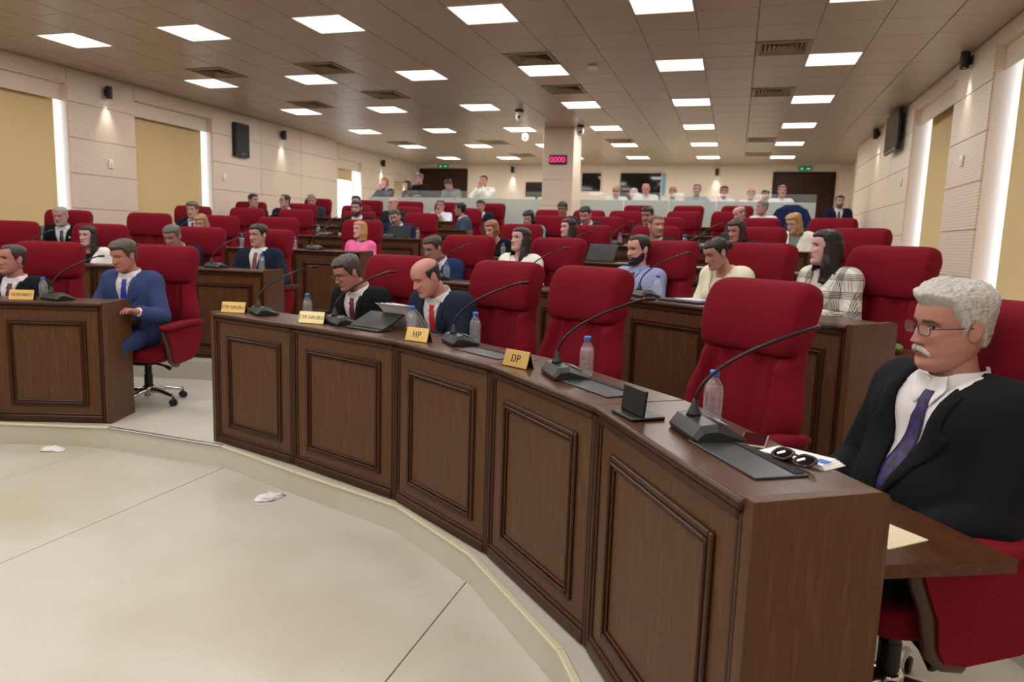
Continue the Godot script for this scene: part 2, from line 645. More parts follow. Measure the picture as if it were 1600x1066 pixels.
func build_ceiling() -> void:
	var slab := MB.new()
	slab.box(T(Vector3(-3.5, CEIL + 0.34, (WALL_B + WALL_F) * 0.5)), Vector3(13.4, 0.2, WALL_F - WALL_B + 0.6))
	var ceiling := struct("ceiling", slab, mat(rgb(168, 150, 130), 0.9))
	var cw := 0.6
	var cd := LIGHT_DZ / 4.0
	var lights := {}
	for r in range(-5, 6):
		for k in 6:
			lights[Vector2i(k * 3, r * 4)] = true
	var vents := {}
	for p in [[0.37, -9.14], [0.35, -11.54], [-2.48, -9.0], [-2.62, -10.9], [-5.64, -9.07], [-7.44, -9.21], [-5.62, -10.9], [-7.43, -11.54], [-8.16, -16.4], [-5.51, -16.3], [-2.4, -16.5], [0.32, -16.5], [0.32, -18.92], [-5.5, -18.8]]:
		var vi := Vector2i(roundi((p[0] - LIGHT_X[0]) / cw), roundi((LIGHT_Z0 - p[1]) / cd))
		if lights.has(vi):
			vi.y += 1
		vents[vi] = true
	var tile := MB.new()
	tile.box(T(Vector3.ZERO), Vector3(cw - 0.007, 0.02, cd - 0.007), 0.003)
	var tm := tile.mesh()
	var rest := MB.new()
	var count := 0
	for j in range(-20, 23):
		for k in range(-3, 19):
			var x: float = LIGHT_X[0] + k * cw
			var z: float = LIGHT_Z0 - j * cd
			if z > WALL_F or z < WALL_B or lights.has(Vector2i(k, j)) or vents.has(Vector2i(k, j)):
				continue
			var lo := maxf(x - cw * 0.5, (WALL_L if z > -15.8 else -9.85) + 0.002)
			var hi := minf(x + cw * 0.5, (WALL_R if z > -17.7 else 2.78) - 0.002)
			if hi - lo < 0.03:
				continue
			var z1 := maxf(z - cd * 0.5, WALL_B + 0.002)
			var whole := hi - lo > cw - 0.02 and z1 < z - cd * 0.49
			if z < -5.3 and count < 300 and (x > -7.6 or z < -6.3):
				count += 1
				var t := MeshInstance3D.new()
				if whole:
					t.mesh = tm
					t.position = Vector3(x, CEIL + 0.01, z)
				else:
					var pm := MB.new()
					pm.box(T(Vector3.ZERO), Vector3(hi - lo - 0.007, 0.02, z + cd * 0.5 - z1 - 0.007), 0.003)
					t.mesh = pm.mesh()
					t.position = Vector3((lo + hi) * 0.5, CEIL + 0.01, (z + cd * 0.5 + z1) * 0.5)
				t.material_override = ceiling_mat()
				t.name = "tile"
				ceiling.add_child(t, true)
			else:
				rest.box(T(Vector3((lo + hi) * 0.5, CEIL + 0.01, (z + cd * 0.5 + z1) * 0.5)), Vector3(hi - lo - 0.007, 0.02, z + cd * 0.5 - z1 - 0.007))
	var ro := obj("distant_tiles", rest, ceiling_mat(), ceiling)
	ro.set_meta("kind", "stuff")
	# LED panels: each a frame and a glowing diffuser, with an area light of its size just below
	var fr := MB.new()
	for s in [-1.0, 1.0]:
		fr.box(T(Vector3(s * 0.29, 0, 0)), Vector3(0.014, 0.016, 0.594), 0.003)
		fr.box(T(Vector3(0, 0, s * 0.297)), Vector3(0.566, 0.016, 0.014), 0.003)
	var frm := fr.mesh()
	var df := MB.new()
	df.box(T(Vector3.ZERO), Vector3(0.57, 0.008, 0.582))
	var dfm := df.mesh()
	var glow := mat(Color(1, 1, 1), 0.5, 0.0, {"emission_enabled": true, "emission": Color(1.0, 0.985, 0.95), "emission_energy_multiplier": 2.2})
	for key in lights:
		var x: float = LIGHT_X[0] + key.x * cw
		var z: float = LIGHT_Z0 - key.y * cd
		if z > WALL_F - 0.4:
			continue
		var l := thing("ceiling_light", "square white LED panel set flush in the beige tiled ceiling", "ceiling light", Vector3(x, CEIL, z), 0.0, "LED panels of the chamber ceiling")
		obj("frame", frm, mat(rgb(228, 224, 214), 0.5), l)
		var dd := obj("diffuser", dfm, glow, l)
		dd.position.y = 0.004
		var a := AreaLight3D.new()
		a.name = "light"
		a.area_size = Vector2(0.56, 0.57)
		a.light_energy = LAMP
		a.light_color = Color(1.0, 0.985, 0.965)
		a.area_range = 40.0
		a.shadow_enabled = true
		l.add_child(a)
		a.position.y = -0.012
		a.rotation.x = -PI / 2
	# air diffusers: frame, four sets of louvres
	var proto: Node3D = null
	for key in vents:
		var at := Vector3(LIGHT_X[0] + key.x * cw, CEIL, LIGHT_Z0 - key.y * cd)
		if proto:
			dup(proto, at, 0.0)
			continue
		proto = thing("air_diffuser", "square four-way air vent with angled louvres set in the ceiling", "vent", at, 0.0, "air vents of the chamber ceiling")
		var vm := mat(rgb(150, 134, 108), 0.5)
		var fm := MB.new()
		for s in [-1.0, 1.0]:
			fm.box(T(Vector3(s * 0.275, -0.004, 0)), Vector3(0.045, 0.018, 0.595), 0.004)
			fm.box(T(Vector3(0, -0.004, s * 0.275)), Vector3(0.505, 0.018, 0.045), 0.004)
		obj("frame", fm, vm, proto)
		var bk := MB.new()
		for s in [-1.0, 1.0]:
			bk.box(T(Vector3(s * 0.255, 0.12, 0)), Vector3(0.004, 0.22, 0.514))
			bk.box(T(Vector3(0, 0.12, s * 0.255)), Vector3(0.506, 0.22, 0.004))
		obj("plenum_collar", bk, vm, proto)
		for k in 5:
			var r := 0.235 - k * 0.046
			for q in 4:
				var lv := MB.new()
				var b := ry(q * PI / 2)
				lv.box(Transform3D(b * Basis(Vector3.RIGHT, 0.75), b * Vector3(0, 0.012, r)), Vector3(r * 2.0, 0.003, 0.04))
				obj("louvre", lv, vm, proto)

# ---------------------------------------------------------------- things on the walls, ceiling and column
func sconce(at: Vector3, turn: float, label: String) -> void:
	var s := thing("wall_light", label, "wall light", at, turn, "black downlights on the walls")
	var blk := mat(rgb(24, 22, 24), 0.45)
	var b := MB.new()
	b.lathe(T(Vector3(0, 0, 0.075)), [Vector2(0.0, 0.09), Vector2(0.045, 0.09), Vector2(0.048, 0.086), Vector2(0.048, -0.09), Vector2(0.04, -0.09), Vector2(0.038, -0.07), Vector2(0, -0.07)], 20)
	obj("housing", b, blk, s)
	var m := MB.new()
	m.box(T(Vector3(0, 0, 0.015)), Vector3(0.06, 0.1, 0.03), 0.005)
	obj("mount", m, blk, s)
	var g := MB.new()
	g.lathe(T(Vector3(0, -0.072, 0.075)), [Vector2(0, 0.004), Vector2(0.036, 0.004), Vector2(0.036, -0.003), Vector2(0, -0.003)], 16)
	obj("lens", g, mat(Color.WHITE, 0.4, 0.0, {"emission_enabled": true, "emission": Color(1, 0.98, 0.95), "emission_energy_multiplier": 3.0}), s)
	var l := SpotLight3D.new()
	l.name = "light"
	l.spot_angle = 30.0
	l.spot_angle_attenuation = 1.0
	l.spot_range = 8.0
	l.light_energy = 0.7
	l.light_size = 0.03
	l.light_color = Color(1, 0.97, 0.93)
	l.shadow_enabled = true
	s.add_child(l)
	l.position = Vector3(0, -0.094, 0.075)
	l.rotation.x = -PI / 2

func switch_plate(at: Vector3, turn: float, label: String) -> void:
	var s := thing("wall_switch", label, "switch", at, turn)
	var p := MB.new()
	p.box(T(Vector3(0, 0, 0.012)), Vector3(0.085, 0.13, 0.024), 0.006)
	obj("plate", p, mat(rgb(236, 232, 222), 0.4), s)
	var k := MB.new()
	k.box(T(Vector3(0, -0.015, 0.026)), Vector3(0.04, 0.055, 0.008), 0.003)
	obj("rocker", k, mat(rgb(214, 210, 200), 0.4), s)

func text_mesh(words: String, size: float, depth := 0.002) -> TextMesh:
	var t := TextMesh.new()
	t.text = words
	var f := SystemFont.new()
	f.font_names = PackedStringArray(["Droid Sans"])
	t.font = f
	t.font_size = 64
	t.pixel_size = size / 46.0
	t.depth = depth
	t.horizontal_alignment = HORIZONTAL_ALIGNMENT_CENTER
	t.vertical_alignment = VERTICAL_ALIGNMENT_CENTER
	return t

func build_wall_fixtures() -> void:
	var lt := PI / 2
	sconce(Vector3(WALL_L + 0.02, 3.53, -9.08), lt, "black cylinder downlight on the perforated panels between two blinds")
	sconce(Vector3(WALL_L + 0.02, 3.55, -13.6), lt, "black cylinder downlight on the plain panels past the loudspeaker")
	sconce(Vector3(-9.85 + 0.02, 3.54, -18.85), lt, "black cylinder downlight beside the bright gallery window")
	sconce(Vector3(WALL_R - 0.02, 3.66, -9.62), -lt, "black cylinder downlight on the ribbed panel between two daylight slits")
	sconce(Vector3(WALL_R - 0.02, 3.66, -15.1), -lt, "black cylinder downlight past the slim wall screen")
	sconce(Vector3(-6.62, 3.6, WALL_B), 0.0, "black cylinder downlight on the rear wall beside the dark monitor")
	sconce(Vector3(-0.65, 3.55, WALL_B), 0.0, "black cylinder downlight on the rear wall above the men in white")
	switch_plate(Vector3(WALL_L + 0.02, 2.455, -9.12), lt, "small white control plate on the perforated panels")
	switch_plate(Vector3(WALL_L + 0.02, 2.5, -11.75), lt, "small white control plate below the wall loudspeaker")
	switch_plate(Vector3(WALL_R - 0.02, 2.54, -9.55), -lt, "small white control plate below the ribbed panel downlight")
	switch_plate(Vector3(WALL_R - 0.02, 2.58, -12.75), -lt, "small white control plate below the wall screen")
	# loudspeaker set in the wall
	var sp := thing("wall_loudspeaker", "tall black rectangular loudspeaker on the panelled wall", "loudspeaker", Vector3(WALL_L + 0.005, 3.25, -12.22), lt)
	var c := MB.new()
	c.box(T(Vector3(0, 0, 0.05)), Vector3(0.42, 0.64, 0.1), 0.008)
	obj("cabinet", c, mat(rgb(22, 22, 24), 0.5), sp)
	var g := MB.new()
	g.box(T(Vector3(0, 0.01, 0.104)), Vector3(0.37, 0.58, 0.01), 0.004)
	obj("grille", g, mat(rgb(38, 38, 42), 0.7), sp)
	var bd := MB.new()
	bd.box(T(Vector3(0, -0.26, 0.111)), Vector3(0.1, 0.02, 0.004))
	obj("badge", bd, mat(rgb(120, 120, 122), 0.4, 0.7), sp)
	# slim screen
	var tv := thing("wall_screen", "slim black screen hung on the panelled wall by a downlight", "screen", Vector3(WALL_R, 3.41, -13.3), -lt)
	var ts := MB.new()
	ts.box(T(Vector3(0, 0, 0.12)), Vector3(0.95, 0.64, 0.06), 0.015)
	obj("casing", ts, mat(rgb(18, 18, 20), 0.35), tv)
	var tp := MB.new()
	tp.box(T(Vector3(0, 0, 0.152)), Vector3(0.9, 0.58, 0.005))
	obj("display", tp, mat(rgb(8, 8, 10), 0.08), tv)
	var tb := MB.new()
	tb.box(T(Vector3(0, 0, 0.05)), Vector3(0.3, 0.3, 0.1), 0.01)
	obj("bracket", tb, mat(rgb(30, 30, 32), 0.5), tv)
	# the column with its clock
	var col := MB.new()
	col.box(T(Vector3(-3.575, CEIL * 0.5 + 0.2, -14.85)), Vector3(0.64, CEIL - 0.4, 0.7), 0.006)
	var cn := struct("wall_column", col, wall_paint())
	for k in 4:
		for s in 1:
			var p := MB.new()
			p.box(T(Vector3.ZERO), Vector3(0.63, 0.51, 0.016), 0.003)
			var q := obj("panel", p, panel_mat(false), cn)
			q.position = Vector3(-3.575, 3.5 - k * 0.516, -14.495)
	var ck := thing("digital_clock", "black digital clock with pink figures on the column", "clock", Vector3(-3.57, 3.125, -14.487))
	var cb := MB.new()
	cb.box(T(Vector3(0, 0, 0.03)), Vector3(0.36, 0.185, 0.06), 0.008)
	obj("casing", cb, mat(rgb(16, 12, 14), 0.4), ck)
	var tx := obj("figures", text_mesh("0000", 0.105, 0.004), mat(rgb(255, 40, 120), 0.5, 0.0, {"emission_enabled": true, "emission": rgb(255, 40, 130), "emission_energy_multiplier": 1.6}), ck)
	tx.position = Vector3(0, 0, 0.063)
	# ceiling cameras, detectors
	for p in [[-3.83, -12.53, "white dome camera on a black ceiling mount before the column"], [-4.44, -15.0, "small white dome camera hanging under the ceiling by an LED panel"], [-3.1, -14.3, "white camera on the ceiling at the corner of the column"]]:
		var cm := thing("dome_camera", p[2], "camera", Vector3(p[0], CEIL, p[1]))
		var m1 := MB.new()
		m1.lathe(T(Vector3.ZERO), [Vector2(0, 0), Vector2(0.075, 0), Vector2(0.075, -0.03), Vector2(0.06, -0.04), Vector2(0, -0.04)], 20)
		obj("mount", m1, mat(rgb(60, 58, 58), 0.5), cm)
		var m2 := MB.new()
		m2.lathe(T(Vector3.ZERO), [Vector2(0, -0.04), Vector2(0.062, -0.04), Vector2(0.07, -0.1), Vector2(0.066, -0.15), Vector2(0.04, -0.19), Vector2(0, -0.2)], 20)
		obj("housing", m2, mat(rgb(232, 232, 234), 0.35), cm)
		var m3 := MB.new()
		m3.lathe(T(Vector3(0.01, -0.13, 0.062), Basis(Vector3.RIGHT, PI / 2)), [Vector2(0, 0), Vector2(0.026, 0), Vector2(0.022, 0.012), Vector2(0, 0.014)], 16)
		obj("lens", m3, mat(rgb(10, 10, 14), 0.1), cm)
	var sd := thing("smoke_detector", "round white smoke detector under the ceiling tiles", "smoke detector", Vector3(-1.96, CEIL, -9.62))
	var sb := MB.new()
	sb.lathe(T(Vector3.ZERO), [Vector2(0, 0), Vector2(0.075, 0), Vector2(0.075, -0.02), Vector2(0.05, -0.045), Vector2(0, -0.05)], 20)
	obj("body", sb, mat(rgb(228, 224, 220), 0.5), sd)
	var sr := MB.new()
	sr.lathe(T(Vector3(0, -0.0482, 0)), [Vector2(0, 0), Vector2(0.02, 0), Vector2(0.02, -0.004), Vector2(0, -0.005)], 12)
	obj("sensor", sr, mat(rgb(190, 186, 184), 0.5), sd)
	# rear wall: doors, exit signs, control room windows
	var dm := wood(Color(0.62, 0.5, 0.5), 0.5)
	var dn := 0
	for d in [[-8.89, 1.6, 3.63], [1.62, 1.58, 3.56]]:
		dn += 1
		var h: float = d[2] - GALLERY_Y
		var fr := MB.new()
		for s in [-1.0, 1.0]:
			fr.box(T(Vector3(s * (d[1] * 0.5 - 0.04), h * 0.5, 0.03)), Vector3(0.08, h, 0.06), 0.005)
		fr.box(T(Vector3(0, h - 0.04, 0.03)), Vector3(d[1] - 0.16, 0.08, 0.06), 0.005)
		var f := struct("door_%d" % dn, fr, wood(Color(0.5, 0.38, 0.38), 0.5))
		f.position = Vector3(d[0], GALLERY_Y, WALL_B)
		for s in [-1.0, 1.0]:
			var lf := MB.new()
			lf.box(T(Vector3.ZERO), Vector3(d[1] * 0.5 - 0.085, h - 0.09, 0.035), 0.004)
			var q := obj("leaf", lf, dm, f)
			q.position = Vector3(s * (d[1] * 0.25 - 0.04), h * 0.5 - 0.045, 0.022)
			var hd := MB.new()
			hd.tube([Vector3(s * -0.28, -0.1, 0.02), Vector3(s * -0.28, -0.1, 0.07), Vector3(s * -0.17, -0.1, 0.07)], 0.01, 8)
			obj("handle", hd, mat(rgb(180, 178, 172), 0.3, 0.9), q)
	for e in [[-8.9, 3.705, "green exit sign above the dark doors beside the gallery desk"], [1.63, 3.645, "green exit sign above the dark doors behind the men in white"]]:
		var x := thing("exit_sign", e[2], "exit sign", Vector3(e[0], e[1], WALL_B))
		var xb := MB.new()
		xb.box(T(Vector3(0, 0, 0.025)), Vector3(0.34, 0.12, 0.05), 0.005)
		obj("casing", xb, mat(rgb(16, 92, 66), 0.4, 0.0, {"emission_enabled": true, "emission": rgb(10, 120, 80), "emission_energy_multiplier": 0.35}), x)
		var white := mat(rgb(150, 235, 200), 0.5, 0.0, {"emission_enabled": true, "emission": rgb(150, 235, 200), "emission_energy_multiplier": 0.5})
		var ar := MB.new()
		ar.prism(T(Vector3(0.08, 0, 0.05)), PackedVector2Array([Vector2(-0.05, -0.012), Vector2(0.01, -0.012), Vector2(0.01, -0.035), Vector2(0.055, 0), Vector2(0.01, 0.035), Vector2(0.01, 0.012), Vector2(-0.05, 0.012)]), 0, 0.003)
		obj("arrow", ar, white, x)
		var rm := MB.new()
		rm.tube([Vector3(-0.075, 0.03, 0.051), Vector3(-0.08, -0.005, 0.051), Vector3(-0.055, -0.04, 0.051)], 0.009, 6)
		rm.tube([Vector3(-0.08, -0.005, 0.051), Vector3(-0.11, -0.035, 0.051)], 0.008, 6)
		rm.tube([Vector3(-0.12, 0.005, 0.051), Vector3(-0.076, 0.022, 0.051), Vector3(-0.04, 0.0, 0.051)], 0.007, 6)
		obj("runner", rm, white, x)
	dn = 30
	for w in [[-4.2, 0.62, 2.96, 3.545], [-2.76, 1.22, 2.7, 3.55]]:
		dn += 1
		var fr := MB.new()
		var ww: float = w[1]
		var hh: float = w[3] - w[2]
		for s in [-1.0, 1.0]:
			fr.box(T(Vector3(s * (ww * 0.5 - 0.015), 0, 0.012)), Vector3(0.03, hh, 0.03), 0.003)
			fr.box(T(Vector3(0, s * (hh * 0.5 - 0.015), 0.012)), Vector3(ww - 0.06, 0.03, 0.03), 0.003)
		var f := struct("window_%d" % dn, fr, mat(rgb(200, 190, 178), 0.5))
		f.position = Vector3(w[0], (w[2] + w[3]) * 0.5, WALL_B)
		var pn := MB.new()
		pn.box(T(Vector3(0, 0, 0.006)), Vector3(ww - 0.06, hh - 0.06, 0.006))
		obj("pane", pn, mat(rgb(8, 9, 12), 0.06), f)
	var tl := thing("glass_strip", "pale blue strip beside the dark control room window", "panel", Vector3(-2.1, 3.2, WALL_B))
	var tq := MB.new()
	tq.box(T(Vector3(0, 0, 0.01)), Vector3(0.1, 0.62, 0.02), 0.003)
	obj("sheet", tq, mat(rgb(96, 160, 176), 0.3), tl)

# ---------------------------------------------------------------- gallery front
func build_gallery() -> void:
	var frost := mat(Color(0.74, 0.77, 0.75, 0.85), 0.35, 0.0, {"transparency": BaseMaterial3D.TRANSPARENCY_ALPHA})
	var clear := mat(Color(0.85, 0.93, 0.92, 0.07), 0.05, 0.0, {"transparency": BaseMaterial3D.TRANSPARENCY_ALPHA})
	var steel := mat(rgb(190, 192, 192), 0.3, 0.9)
	for s in [[-8.2, -3.91, 4, "frosted glass parapet of the gallery desk up to the column", 2.37], [-3.22, 1.42, 5, "long frosted glass parapet before the men in white shirts", 2.38]]:
		var w: float = s[1] - s[0]
		var g := thing("glass_parapet", s[3], "parapet", Vector3((s[0] + s[1]) * 0.5, GALLERY_Y, -15.1))
		var pw: float = w / s[2]
		for k in s[2]:
			var x: float = -w * 0.5 + pw * (k + 0.5)
			var a := MB.new()
			a.box(T(Vector3(x, (s[4] - GALLERY_Y) * 0.5, 0)), Vector3(pw - 0.012, s[4] - GALLERY_Y, 0.014), 0.002)
			obj("frosted_pane", a, frost, g)
			var b := MB.new()
			b.box(T(Vector3(x, s[4] - GALLERY_Y + 0.078, 0)), Vector3(pw - 0.012, 0.155, 0.01), 0.002)
			obj("clear_pane", b, clear, g)
		for k in s[2] + 1:
			var p := MB.new()
			var x: float = clampf(-w * 0.5 + pw * k, -w * 0.5 + 0.012, w * 0.5 - 0.012)
			p.box(T(Vector3(x, 0.3, -0.03)), Vector3(0.02, 0.6, 0.03), 0.003)
			obj("clamp_post", p, steel, g)
	# counter behind the glass
	var c := thing("gallery_counter", "pale counter behind the frosted glass with a monitor on it", "counter", Vector3(-6.05, GALLERY_Y, -15.42))
	var ct := MB.new()
	ct.box(T(Vector3(0, 0.9, 0)), Vector3(4.2, 0.035, 0.5), 0.006)
	obj("top", ct, mat(rgb(206, 204, 194), 0.5), c)
	for k in 5:
		var sb := MB.new()
		sb.box(T(Vector3(-2.07 + k * 1.035, 0.44, 0)), Vector3(0.03, 0.88, 0.46), 0.004)
		obj("side_board", sb, mat(rgb(190, 188, 178), 0.6), c)
	var mo := thing("monitor", "black desktop monitor on the gallery counter beside the column", "monitor", Vector3(-4.27, GALLERY_Y + 0.9175, -15.42), -0.08)
	var m1 := MB.new()
	m1.box(T(Vector3(0, 0.28, 0)), Vector3(0.5, 0.32, 0.035), 0.006)
	obj("casing", m1, mat(rgb(22, 22, 24), 0.4), mo)
	var m2 := MB.new()
	m2.box(T(Vector3(0, 0.28, 0.019)), Vector3(0.47, 0.28, 0.003))
	obj("screen", m2, mat(rgb(14, 14, 16), 0.15), mo)
	var m3 := MB.new()
	m3.box(T(Vector3(0, 0.06, -0.03)), Vector3(0.05, 0.14, 0.03), 0.004)
	m3.lathe(T(Vector3(0, 0, -0.03)), [Vector2(0, 0.012), Vector2(0.1, 0.01), Vector2(0.11, 0.0), Vector2(0, 0)], 20)
	obj("stand", m3, mat(rgb(26, 26, 28), 0.4), mo)

# ---------------------------------------------------------------- desks
# one bay: front face at z = 0 looking to +z, the seat side at -z. w = front width, flare = widening per metre of depth on each side
func desk_bay(label: String, group: String, at: Vector3, turn: float, w: float, flare_l: float, flare_r: float, ends := 0, flap := true) -> Node3D:
	var d := thing("desk", label, "desk", at, turn, group)
	var face := wood(Color(1, 1, 1), 0.4)
	var dark := wood(Color(0.74, 0.64, 0.6), 0.32)
	var h := LEDGE - 0.03
	var fb := MB.new()
	fb.box(T(Vector3(0, h * 0.5, -0.015)), Vector3(w - 0.004, h, 0.03), 0.003)
	obj("front_board", fb, face, d)
	# raised rectangular moulding: outer bead, cove, inner bead
	var mo := MB.new()
	var mw := w * 0.5 - 0.135
	var y0 := 0.135
	var y1 := h - 0.115
	for q in [[0.0, 0.02, 0.012], [0.016, 0.012, 0.018], [0.03, 0.012, 0.010]]:
		var ins: float = q[0]
		var wd: float = q[1]
		var pr: float = q[2]
		for s in [-1.0, 1.0]:
			mo.box(T(Vector3(s * (mw - ins), (y0 + y1) * 0.5, pr * 0.5)), Vector3(wd, y1 - y0 - 2 * ins + wd, pr), 0.004)
		for yy in [y0 + ins, y1 - ins]:
			mo.box(T(Vector3(0, yy, pr * 0.5 - 0.0004)), Vector3((mw - ins) * 2.0 - wd, wd, pr), 0.004)
	obj("moulding", mo, dark, d)
	for s in [-1.0, 1.0]:
		var st := MB.new()
		st.box(T(Vector3(s * (w * 0.5 - 0.012), h * 0.5, 0.006)), Vector3(0.02, h - 0.01, 0.012), 0.005)
		st.box(T(Vector3(s * (w * 0.5 - 0.034), h * 0.5, 0.003)), Vector3(0.014, h - 0.01, 0.007), 0.003)
		obj("edge_bead", st, dark, d)
	var pl := MB.new()
	pl.box(T(Vector3(0, 0.03, 0.007)), Vector3(w - 0.05, 0.05, 0.016), 0.006)
	pl.box(T(Vector3(0, 0.066, 0.004)), Vector3(w - 0.05, 0.016, 0.01), 0.004)
	obj("plinth_moulding", pl, dark, d)
	# ledge on top: bullnosed in front
	var quad_at := func(z0: float, z1: float) -> PackedVector2Array:
		return PackedVector2Array([Vector2(-w * 0.5 - flare_l * -z0 + 0.0015, z0), Vector2(w * 0.5 + flare_r * -z0 - 0.0015, z0), Vector2(w * 0.5 + flare_r * -z1 - 0.0015, z1), Vector2(-w * 0.5 - flare_l * -z1 + 0.0015, z1)])
	var lg := MB.new()
	flat_prism(lg, quad_at.call(0.012, -0.34), LEDGE - 0.03, LEDGE)
	obj("ledge", lg, dark_top(), d)
	var bn := MB.new()
	bn.tube([Vector3(-w * 0.5 + 0.002, LEDGE - 0.0152, 0.012), Vector3(w * 0.5 - 0.002, LEDGE - 0.0152, 0.012)], 0.0148, 12)
	bn.box(T(Vector3(0, LEDGE - 0.045, 0.004)), Vector3(w - 0.05, 0.03, 0.02), 0.006)
	obj("nosing", bn, dark, d)
	var ib := MB.new()
	ib.box(T(Vector3(0, (WORK + LEDGE - 0.03) * 0.5, -0.33)), Vector3(w - 0.01, LEDGE - 0.03 - WORK, 0.02), 0.002)
	obj("inner_board", ib, face, d)
	var wt := MB.new()
	flat_prism(wt, quad_at.call(-0.3, -0.70), WORK - 0.035, WORK)
	obj("worktop", wt, dark_top(), d)
	for s in [-1.0, 1.0]:
		var sb := MB.new()
		sb.box(T(Vector3(s * (w * 0.5 - 0.012), (WORK - 0.035) * 0.5, -0.2)), Vector3(0.018, WORK - 0.036, 0.33), 0.002)
		obj("side_board", sb, face, d)
	if flap:
		var fl := MB.new()
		fl.box(T(Vector3(0.18, LEDGE + 0.003, -0.16)), Vector3(0.34, 0.006, 0.15), 0.002)
		var fo := obj("cable_flap", fl, mat(rgb(74, 80, 84), 0.32, 0.5), d)
		var sl := MB.new()
		sl.box(T(Vector3(0.18, LEDGE + 0.0065, -0.213)), Vector3(0.32, 0.004, 0.026))
		obj("brush_slot", sl, mat(rgb(14, 14, 16), 0.8), fo)
	for s in [-1, 1]:
		if ends & (1 if s < 0 else 2):
			var ep := MB.new()
			var pf := PackedVector2Array([Vector2(0.0, 0.0), Vector2(0.0, 0.915)])
			for k in 7:
				var a := PI / 2 * (1.0 - k / 6.0)
				pf.append(Vector2(0.325 + 0.035 * cos(a), 0.885 + 0.035 * sin(a)))
			pf.append(Vector2(0.36, 0.0))
			# local x of the profile runs towards the seat
			ep.prism(Transform3D(Basis(Vector3(0, 0, -1), Vector3(0, 1, 0), Vector3(1, 0, 0)), Vector3(s * (w * 0.5 + 0.019), 0, 0.014)), pf, -0.018, 0.018)
			obj("end_panel", ep, face, d)
	return d

func dark_top() -> StandardMaterial3D:
	var m := wood(Color(0.9, 0.84, 0.8), 0.3)
	if not mats.has("topwood"):
		var t := m.duplicate()
		t.uv1_scale = Vector3(0.8, 5.0, 5.0)
		mats["topwood"] = t
	return mats["topwood"]

const FRONT := [Vector2(-3.37, -4.06), Vector2(-2.586, -3.814), Vector2(-1.72, -3.494), Vector2(-1.006, -3.013), Vector2(-0.41, -2.405), Vector2(0.07, -1.62)]
const FRONT_L := [Vector2(-5.96, -3.48), Vector2(-5.21, -3.86), Vector2(-4.43, -4.13)]

func facet(a: Vector2, b: Vector2, label: String, group: String, fl: float, fr: float, ends: int, flap: bool) -> void:
	var d := b - a
	var m := (a + b) * 0.5
	desk_bay(label, group, Vector3(m.x, 0.0, m.y), -atan2(d.y, d.x), d.length(), fl, fr, ends, flap)

const PITCH := [0.0, 8.4, 6.4, 5.05, 4.3, 3.75]
const FIRST_R := [0.0, 7.0, 4.7, 3.7, 3.2, 4.0]      # degrees where the bays past the aisle begin
const FIRST_L := [0.0, 4.1, 3.1, 2.75, 2.45, 3.4]

func build_desks() -> void:
	var lab := ["front row desk bay with the CTP GRUBU nameplate at the aisle end", "front row desk bay of the man in black with the dark red tie", "front row desk bay behind the HP nameplate", "front row desk bay behind the DP nameplate", "front row desk bay with the plain wooden end panel and sunglasses"]
	for k in 5:
		facet(FRONT[k], FRONT[k + 1], lab[k], "front row desk bays facing the floor", 0.1, 0.1, 1 if k == 0 else (2 if k == 4 else 0), k >= 2)
	facet(FRONT_L[1], FRONT_L[2], "front row desk bay with the HUKUMET nameplate across the aisle", "front row desk bays facing the floor", 0.1, 0.08, 2, false)
	facet(FRONT_L[0], FRONT_L[1], "front row desk bay next to the HUKUMET bay", "front row desk bays facing the floor", 0.1, 0.08, 0, false)
	var ord := ["", "second", "third", "fourth", "fifth", "sixth"]
	for row in range(1, 6):
		var r: float = ROW_R[row]
		var p: float = PITCH[row]
		var w := 2.0 * r * tan(deg_to_rad(p * 0.5))
		var fl := tan(deg_to_rad(p * 0.5))
		for side in [-1, 1]:
			var n := 5 if side > 0 else 5
			var proto: Node3D = null
			for k in n:
				var first: float = (FIRST_R if side > 0 else FIRST_L)[row]
				var deg: float = side * (first + p * (k + 0.5))
				var e := 0
				if k == 0: e = 1 if side > 0 else 2
				if k == n - 1 and side > 0: e = 2
				var grp: String = "desk bays of the %s row" % ord[row]
				var label: String = "dark wood panelled desk bay of the %s row" % ord[row]
				if k == 0: label = "%s row desk bay at the centre aisle, %s" % [ord[row], "column side" if side > 0 else "loudspeaker wall side"]
				if k == n - 1 and side > 0: label = "%s row desk bay ending by the wall with the slim screen" % ord[row]
				var at := polar(r, deg, row * STEP)
				if e == 0 and proto:
					dup(proto, at, -deg_to_rad(deg))
				else:
					var o := desk_bay(label, grp, at, -deg_to_rad(deg), w, fl, fl, e, false)
					if e == 0: proto = o

# ---------------------------------------------------------------- red conference chair: front towards +z, origin on the floor under the seat
func sgnpow(x: float, e: float) -> float:
	return signf(x) * pow(absf(x), e)

func ss(a: float, b: float, x: float) -> float:
	return smoothstep(a, b, x)

func bump(x: float, c: float, s: float) -> float:
	var d := (x - c) / s
	return exp(-d * d)

func chair_red() -> StandardMaterial3D:
	return fabric(rgb(128, 20, 37), 0.9, 55.0)

func pick(xs: Array, ys: Array, x: float) -> float:
	for k in range(1, xs.size()):
		if x <= xs[k]:
			var t: float = clampf((x - xs[k - 1]) / (xs[k] - xs[k - 1]), 0.0, 1.0)
			t = t * t * (3.0 - 2.0 * t)
			return lerpf(ys[k - 1], ys[k], t)
	return ys[-1]

